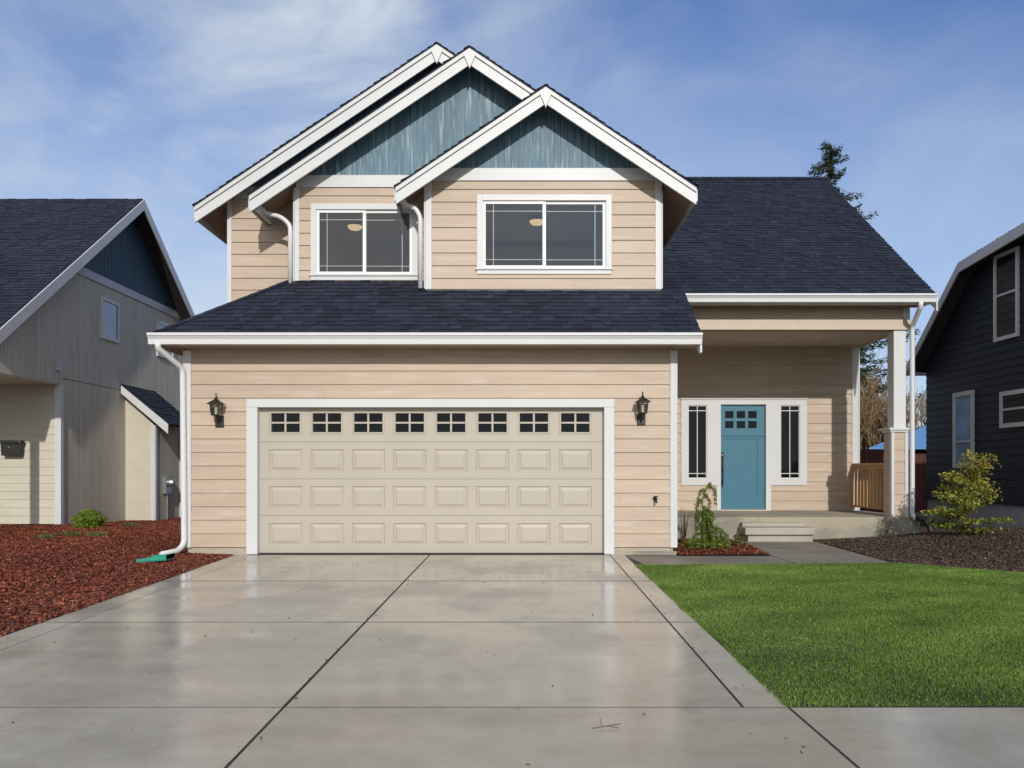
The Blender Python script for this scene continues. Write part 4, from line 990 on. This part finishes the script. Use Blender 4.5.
def conifer(base, H, R, label, seed, mat='spruce', n_lev=46, pw=.8, low=.08):
    rg = np.random.default_rng(seed); t = empty('conifer', base, label, 'tree')
    m = MB(); bx_, by_, bz_ = base
    m.tube([(bx_ + .1 * math.sin(k), by_, bz_ + H * k / 6) for k in range(7)], [.28 * (1 - k / 6.3) + .02 for k in range(7)], 8); 
    C, Ds, Rn = [], [], []
    for k in range(n_lev):
        f = low + (1 - low) * (k + rg.uniform(-.3, .3)) / n_lev; h = H * f; R_ = R * max(.02, (1 - f)) ** pw
        for j in range(rg.integers(4, 7)):
            if rg.uniform() < .22: continue
            a = rg.uniform(0, 6.283); ln = R_ * rg.uniform(.5, 1.15) + .15
            tipdz = rg.uniform(-.45, .0) * ln
            pts = []
            ns = max(4, int(ln / .11))
            for i in range(ns):
                s = (i + .5) / ns
                p = np.array([bx_ + math.cos(a) * ln * s, by_ + math.sin(a) * ln * s, bz_ + h + tipdz * math.sin(s * 1.8) + .18 * ln * s * s])
                pts.append(p)
                wd = .26 * ln * (1 - s) * .5 + .09
                for _ in range(12):
                    C.append(p + rg.normal(0, 1, 3) * np.array([wd * .45, wd * .45, .07])); dd = np.array([math.cos(a + rg.normal(0, .7)), math.sin(a + rg.normal(0, .7)), rg.normal(-.25, .3)])
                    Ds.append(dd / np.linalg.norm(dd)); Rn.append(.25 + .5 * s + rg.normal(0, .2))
            m.tube([tuple(np.array([bx_, by_, bz_ + h])), tuple(pts[len(pts) // 2]), tuple(pts[-1])], [.035, .02, .006], 4)
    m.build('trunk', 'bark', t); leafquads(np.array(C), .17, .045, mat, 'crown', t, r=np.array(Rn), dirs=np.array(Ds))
    return t
conifer((13.6, 35, 0), 15.1, 4.4, 'tall dark spruce rising behind the right end of the roof', 21, n_lev=74, pw=.66)
conifer((17.5, 42, 0), 9.3, 2.6, 'shorter dark conifer seen through the porch opening beside the pillar', 22, mat='evergreen', n_lev=34)
def bare_tree(base, H, label, seed, mat, spread=.5, stems=6, name='bare_tree'):
    rg = random.Random(seed); t = empty(name, base, label, 'tree'); m = MB(); tw = MB()
    def grow(p, d, ln, r, lev):
        q = p + d * ln; (m if lev < 2 else tw).tube([tuple(p), tuple(p.lerp(q, .5) + Vector((rg.uniform(-1, 1), rg.uniform(-1, 1), 0)) * ln * .06), tuple(q)], [r, r * .85, r * .65], 4 if lev else 6, rg.random())
        if lev >= 4 or ln < .12: return
        for _ in range(rg.randint(2, 4)):
            nd_ = (d + Vector((rg.uniform(-1, 1), rg.uniform(-1, 1), rg.uniform(-.2, .7))) * spread).normalized(); grow(p.lerp(q, rg.uniform(.45, 1)), nd_, ln * rg.uniform(.55, .8), r * .6, lev + 1)
    for _ in range(stems):
        grow(Vector(base) + Vector((rg.uniform(-.5, .5), rg.uniform(-.5, .5), 0)), Vector((rg.uniform(-.4, .4), rg.uniform(-.3, .3), 1)).normalized(), H * rg.uniform(.28, .4), .05 * H / 4, 0)
    m.build('trunk', 'dry_twig' if mat == 'dry_twig' else 'bark', t); tw.build('branch', mat, t); return t
bare_tree((13.0, 29, 0), 5.4, 'tan leafless brush rising over the red fence beside the pillar', 3, 'dry_twig', .55, 14)
bare_tree((11.7, 30, 0), 5.0, 'tan leafless brush nearest the house wall behind the fence', 5, 'dry_twig', .55, 12)
bare_tree((16.4, 33, 0), 6.0, 'bare twiggy tree above the blue shed roof', 4, 'twig', .6, 7)
bare_tree((10.0, 31, 0), 4.4, 'tan leafless brush mostly hidden behind the entry wall', 8, 'dry_twig', .55, 8)

# ================================================================== GARDEN PLANTS
def blob_pts(c, rad, n, seed, lump=.25):
    rg = np.random.default_rng(seed); d = rg.normal(0, 1, (n, 3)); d /= np.linalg.norm(d, axis=1)[:, None]
    r = rg.uniform(.35, 1, n) ** .5
    k = 1 + lump * np.sin(d[:, 0] * 5 + 1) * np.sin(d[:, 1] * 6 + 2) + lump * .6 * np.sin(d[:, 2] * 9)
    return np.array(c) + d * (r * k)[:, None] * np.array(rad), r
# ball shrub
bp = (wx(89, 15.0), 15.0, .09)
t = empty('ball_shrub', bp, 'small round yellow green shrub in the red bark bed', 'shrub')
C, r = blob_pts((bp[0], bp[1], bp[2] + .17), (.25, .25, .18), 5000, 31); leafquads(C, .05, .016, 'ball', 'foliage', t, up=.5, r=r * .7 + RNG.normal(0, .15, len(r)))
m = MB()
for k in range(7): m.tube([(bp[0], bp[1], bp[2] - .03), (bp[0] + .12 * math.cos(k), bp[1] + .12 * math.sin(k), bp[2] + .2)], .006, 4)
m.build('stem', 'twig', t)
# weeds in bark
for k, (px_, py_, lab) in enumerate(((46, 541, 'small green weed tuft at the left edge of the red bark'), (72, 538, 'weed tuft in the bark midway along the bed'), (97, 538, 'weed tuft in the bark just below the round shrub'), (131, 528, 'weed tuft by the cream closet of the left house'))):
    Y = F * 1.1 / (py_ - HZ); b = (wx(px_, Y), Y, float(zL(np.array(wx(px_, Y)), np.array(Y))) + .02)
    n = 200; a = RNG.uniform(0, 6.28, n); rr = RNG.uniform(0, .13, n); C = np.stack([b[0] + np.cos(a) * rr * 1.3, b[1] + np.sin(a) * rr, b[2] + RNG.uniform(.0, .05, n)], 1)
    o = leafquads(C, .08, .012, 'weed', 'weed_tuft', None, up=.9); tag(o, lab, 'weed', 'weed tufts in the red bark')
# weeping conifer in planting bed
bp = (wx(708, 12.4), 12.4, .01)
t = empty('weeping_conifer', bp, 'slender weeping green conifer between the garage corner and porch steps', 'shrub')
rg = np.random.default_rng(5); top = wz(484, 12.4)
lean = lambda f: (bp[0] + .06 * math.sin(f * 7) - .05 * f + (.02 * max(0, f - .8) / .2), bp[1] + .03 * math.cos(f * 5), bp[2] + (top - bp[2]) * f)
trunk = [lean(k / 14) for k in range(15)] + [(lean(1)[0] + .02, bp[1], top - .015), (lean(1)[0] + .035, bp[1], top - .07)]
m = MB(); m.tube(trunk, [.015 - .0007 * k for k in range(17)], 6); C, Ds = [], []
arms = [(.12, .5, .30, .34), (.2, 2.8, .26, .34), (.3, .2, .24, .42), (.38, 3.3, .20, .30), (.16, 1.6, .25, .2), (.2, 4.6, .28, .3), (.45, .9, .15, .34), (.55, 2.6, .13, .26), (.62, 5.9, .10, .3), (.72, 3.4, .09, .2), (.8, .3, .10, .2), (.88, 3.0, .10, .22), (.95, .1, .12, .26), (.5, 4.4, .16, .3), (.27, 5.6, .27, .3), (.1, 3.6, .36, .1), (.08, 5.4, .33, .1)]
arms += [(rg.uniform(.08, .6), rg.uniform(0, 6.28), rg.uniform(.05, .16), rg.uniform(.1, .3)) for _ in range(16)]
for f, a, ln, drop in arms:
    o = lean(f); drop = min(drop, o[2] - .03); n_ = 10
    pts = [(o[0] + math.cos(a) * ln * min(1, s_ * 1.5), o[1] + math.sin(a) * ln * min(1, s_ * 1.5), o[2] + .05 * math.sin(s_ * 3.1) - drop * s_ ** 1.8) for s_ in np.linspace(0, 1, n_)]
    m.tube(pts, .004, 3)
    for i, p in enumerate(pts[1:]):
        for _ in range(13): C.append(np.array(p) + rg.normal(0, .016, 3)); dd = np.array([math.cos(a) * .4 + rg.normal(0, .4), math.sin(a) * .4 + rg.normal(0, .4), -.9 + rg.normal(0, .5)]); Ds.append(dd / np.linalg.norm(dd))
for p in trunk[3:]:
    for _ in range(9): C.append(np.array(p) + rg.normal(0, .014, 3)); dd = np.array([rg.normal(0, .4), rg.normal(0, .4), -1 + rg.normal(0, .4)]); Ds.append(dd / np.linalg.norm(dd))
m.build('trunk', 'twig', t); leafquads(np.array(C), .055, .014, 'conifer', 'foliage', t, dirs=np.array(Ds))
# low groundcover at its foot
C, r = blob_pts((bp[0] - .08, bp[1] - .05, .07), (.30, .22, .08), 1300, 33); C[:, 2] = np.maximum(C[:, 2], .01)
o = leafquads(C, .06, .016, 'conifer', 'ground_cover_plant', None, up=.3); tag(o, 'low green plant spreading at the foot of the weeping conifer', 'plant')
# small dead shrub
def sprig(base, H, n, seed, label, name, mat, leaf=None, cat='shrub', group=None, w=.12):
    rg_ = random.Random(seed); t = empty(name, base, label, cat, group); m = MB(); C = []
    for _ in range(n):
        a = rg_.uniform(0, 6.28); ln = H * rg_.uniform(.5, 1); sp = rg_.uniform(.1, 1) * w
        p = [(base[0] + math.cos(a) * sp * s, base[1] + math.sin(a) * sp * s, base[2] + ln * s) for s in (0, .35, .7, 1)]
        m.tube(p, [.006, .005, .004, .002], 4, rg_.random())
        for s in p[1:]:
            b = (s[0] + rg_.uniform(-.07, .07), s[1] + rg_.uniform(-.05, .05), s[2] + rg_.uniform(.02, .08)); m.tube([s, b], [.003, .0015], 3, rg_.random()); C += [b, s]
    m.build('stem', mat, t)
    if leaf:
        C = np.repeat(np.array(C), 5, 0); C = C + RNG.normal(0, .02, C.shape); leafquads(C, .05, .022, leaf, 'foliage', t, up=.2)
    return t
sprig((wx(684, 12.9), 12.9, .0), .55, 12, 2, 'small leafless dark shrub against the garage corner', 'bare_shrub', 'twig', w=.09)
sprig((wx(738, 12.6), 12.6, .0), .14, 7, 3, 'tiny green sprig beside the porch steps', 'small_plant', 'twig', 'weed', 'plant', w=.1)
sprig((wx(886, 13.75), 13.75, .05), .30, 12, 6, 'leafless dark sprig under the porch pillar', 'bare_shrub', 'twig', None, w=.12)
# shrub with yellow-green leaves on the mound
bp = (wx(962, 12.3), 12.3, .22)
t = empty('leafy_shrub', bp, 'yellow green leafy shrub on the mound before the navy house', 'shrub')
rg = np.random.default_rng(17); m = MB(); C = []; Rr = []
H = wz(452, 12.3) - bp[2]
for k in range(26):
    f = .06 + .94 * k / 25 ; a = rg.uniform(0, 6.283); wdt = .68 * (1 - .66 * f) * (1.0 if f > .15 else .8)
    ln = wdt * rg.uniform(.6, 1.1); tipx = .16 * f + math.cos(a) * ln; tipy = math.sin(a) * ln; h0 = H * f * .72; h1 = H * f * rg.uniform(.84, .98) + .02
    p0 = np.array([bp[0] + .12 * f, bp[1], bp[2] + h0]); p1 = np.array([bp[0] + tipx, bp[1] + tipy, bp[2] + h1])
    m.tube([tuple(p0), tuple(p0 * .5 + p1 * .5 + np.array([0, 0, -.03])), tuple(p1)], [.008, .006, .003], 4, rg.random())
    for s in np.linspace(.3, 1, 5):
        c = p0 + (p1 - p0) * s; n = int(44 * (1.25 - s * .5))
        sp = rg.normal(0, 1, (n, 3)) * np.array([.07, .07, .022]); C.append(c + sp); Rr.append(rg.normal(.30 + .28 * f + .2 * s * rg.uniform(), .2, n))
m.tube([(bp[0], bp[1], bp[2] - .05), (bp[0] + .03, bp[1], bp[2] + H * .35), (bp[0] + .1, bp[1], bp[2] + H * .75), (bp[0] + .15, bp[1], bp[2] + H * .95)], [.022, .017, .011, .004], 6)
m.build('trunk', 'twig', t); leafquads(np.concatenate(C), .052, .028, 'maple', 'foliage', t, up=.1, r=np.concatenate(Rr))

# ================================================================== DEBRIS ON THE DRIVEWAY
n = 120; Y = RNG.uniform(3.2, 11.2, n); X = RNG.uniform(-3.4, 1.2, n) ; C = np.stack([X, Y, np.full(n, .004)], 1)
X2 = np.where(RNG.uniform(0, 1, n) < .35, np.where(RNG.uniform(0, 1, n) < .5, -1.15, 1.25) + RNG.normal(0, .03, n), X); C[:, 0] = X2
a = RNG.uniform(0, 6.28, n); D_ = np.stack([np.cos(a), np.sin(a), RNG.normal(0, .1, n)], 1)
o = leafquads(C, .022, .010, 'dead_leaf', 'leaf_litter', None, dirs=D_); tag(o, 'scattered bits of dead leaf and bark on the driveway', 'leaf litter', kind='stuff')
Y = F * EYE / (728 - HZ); bx_ = wx(602, Y)
m = MB(); m.tube([(bx_ - .05, Y - .03, .008), (bx_ + .02, Y, .01), (bx_ + .09, Y + .02, .014)], .002, 4); m.tube([(bx_, Y, .01), (bx_ - .005, Y + .05, .03)], .0018, 4); m.tube([(bx_ + .03, Y, .01), (bx_ + .07, Y - .035, .012)], .0018, 4)
tag(m.build('fallen_twig', 'twig'), 'small dark forked twig lying on the wet driveway near the camera', 'twig')
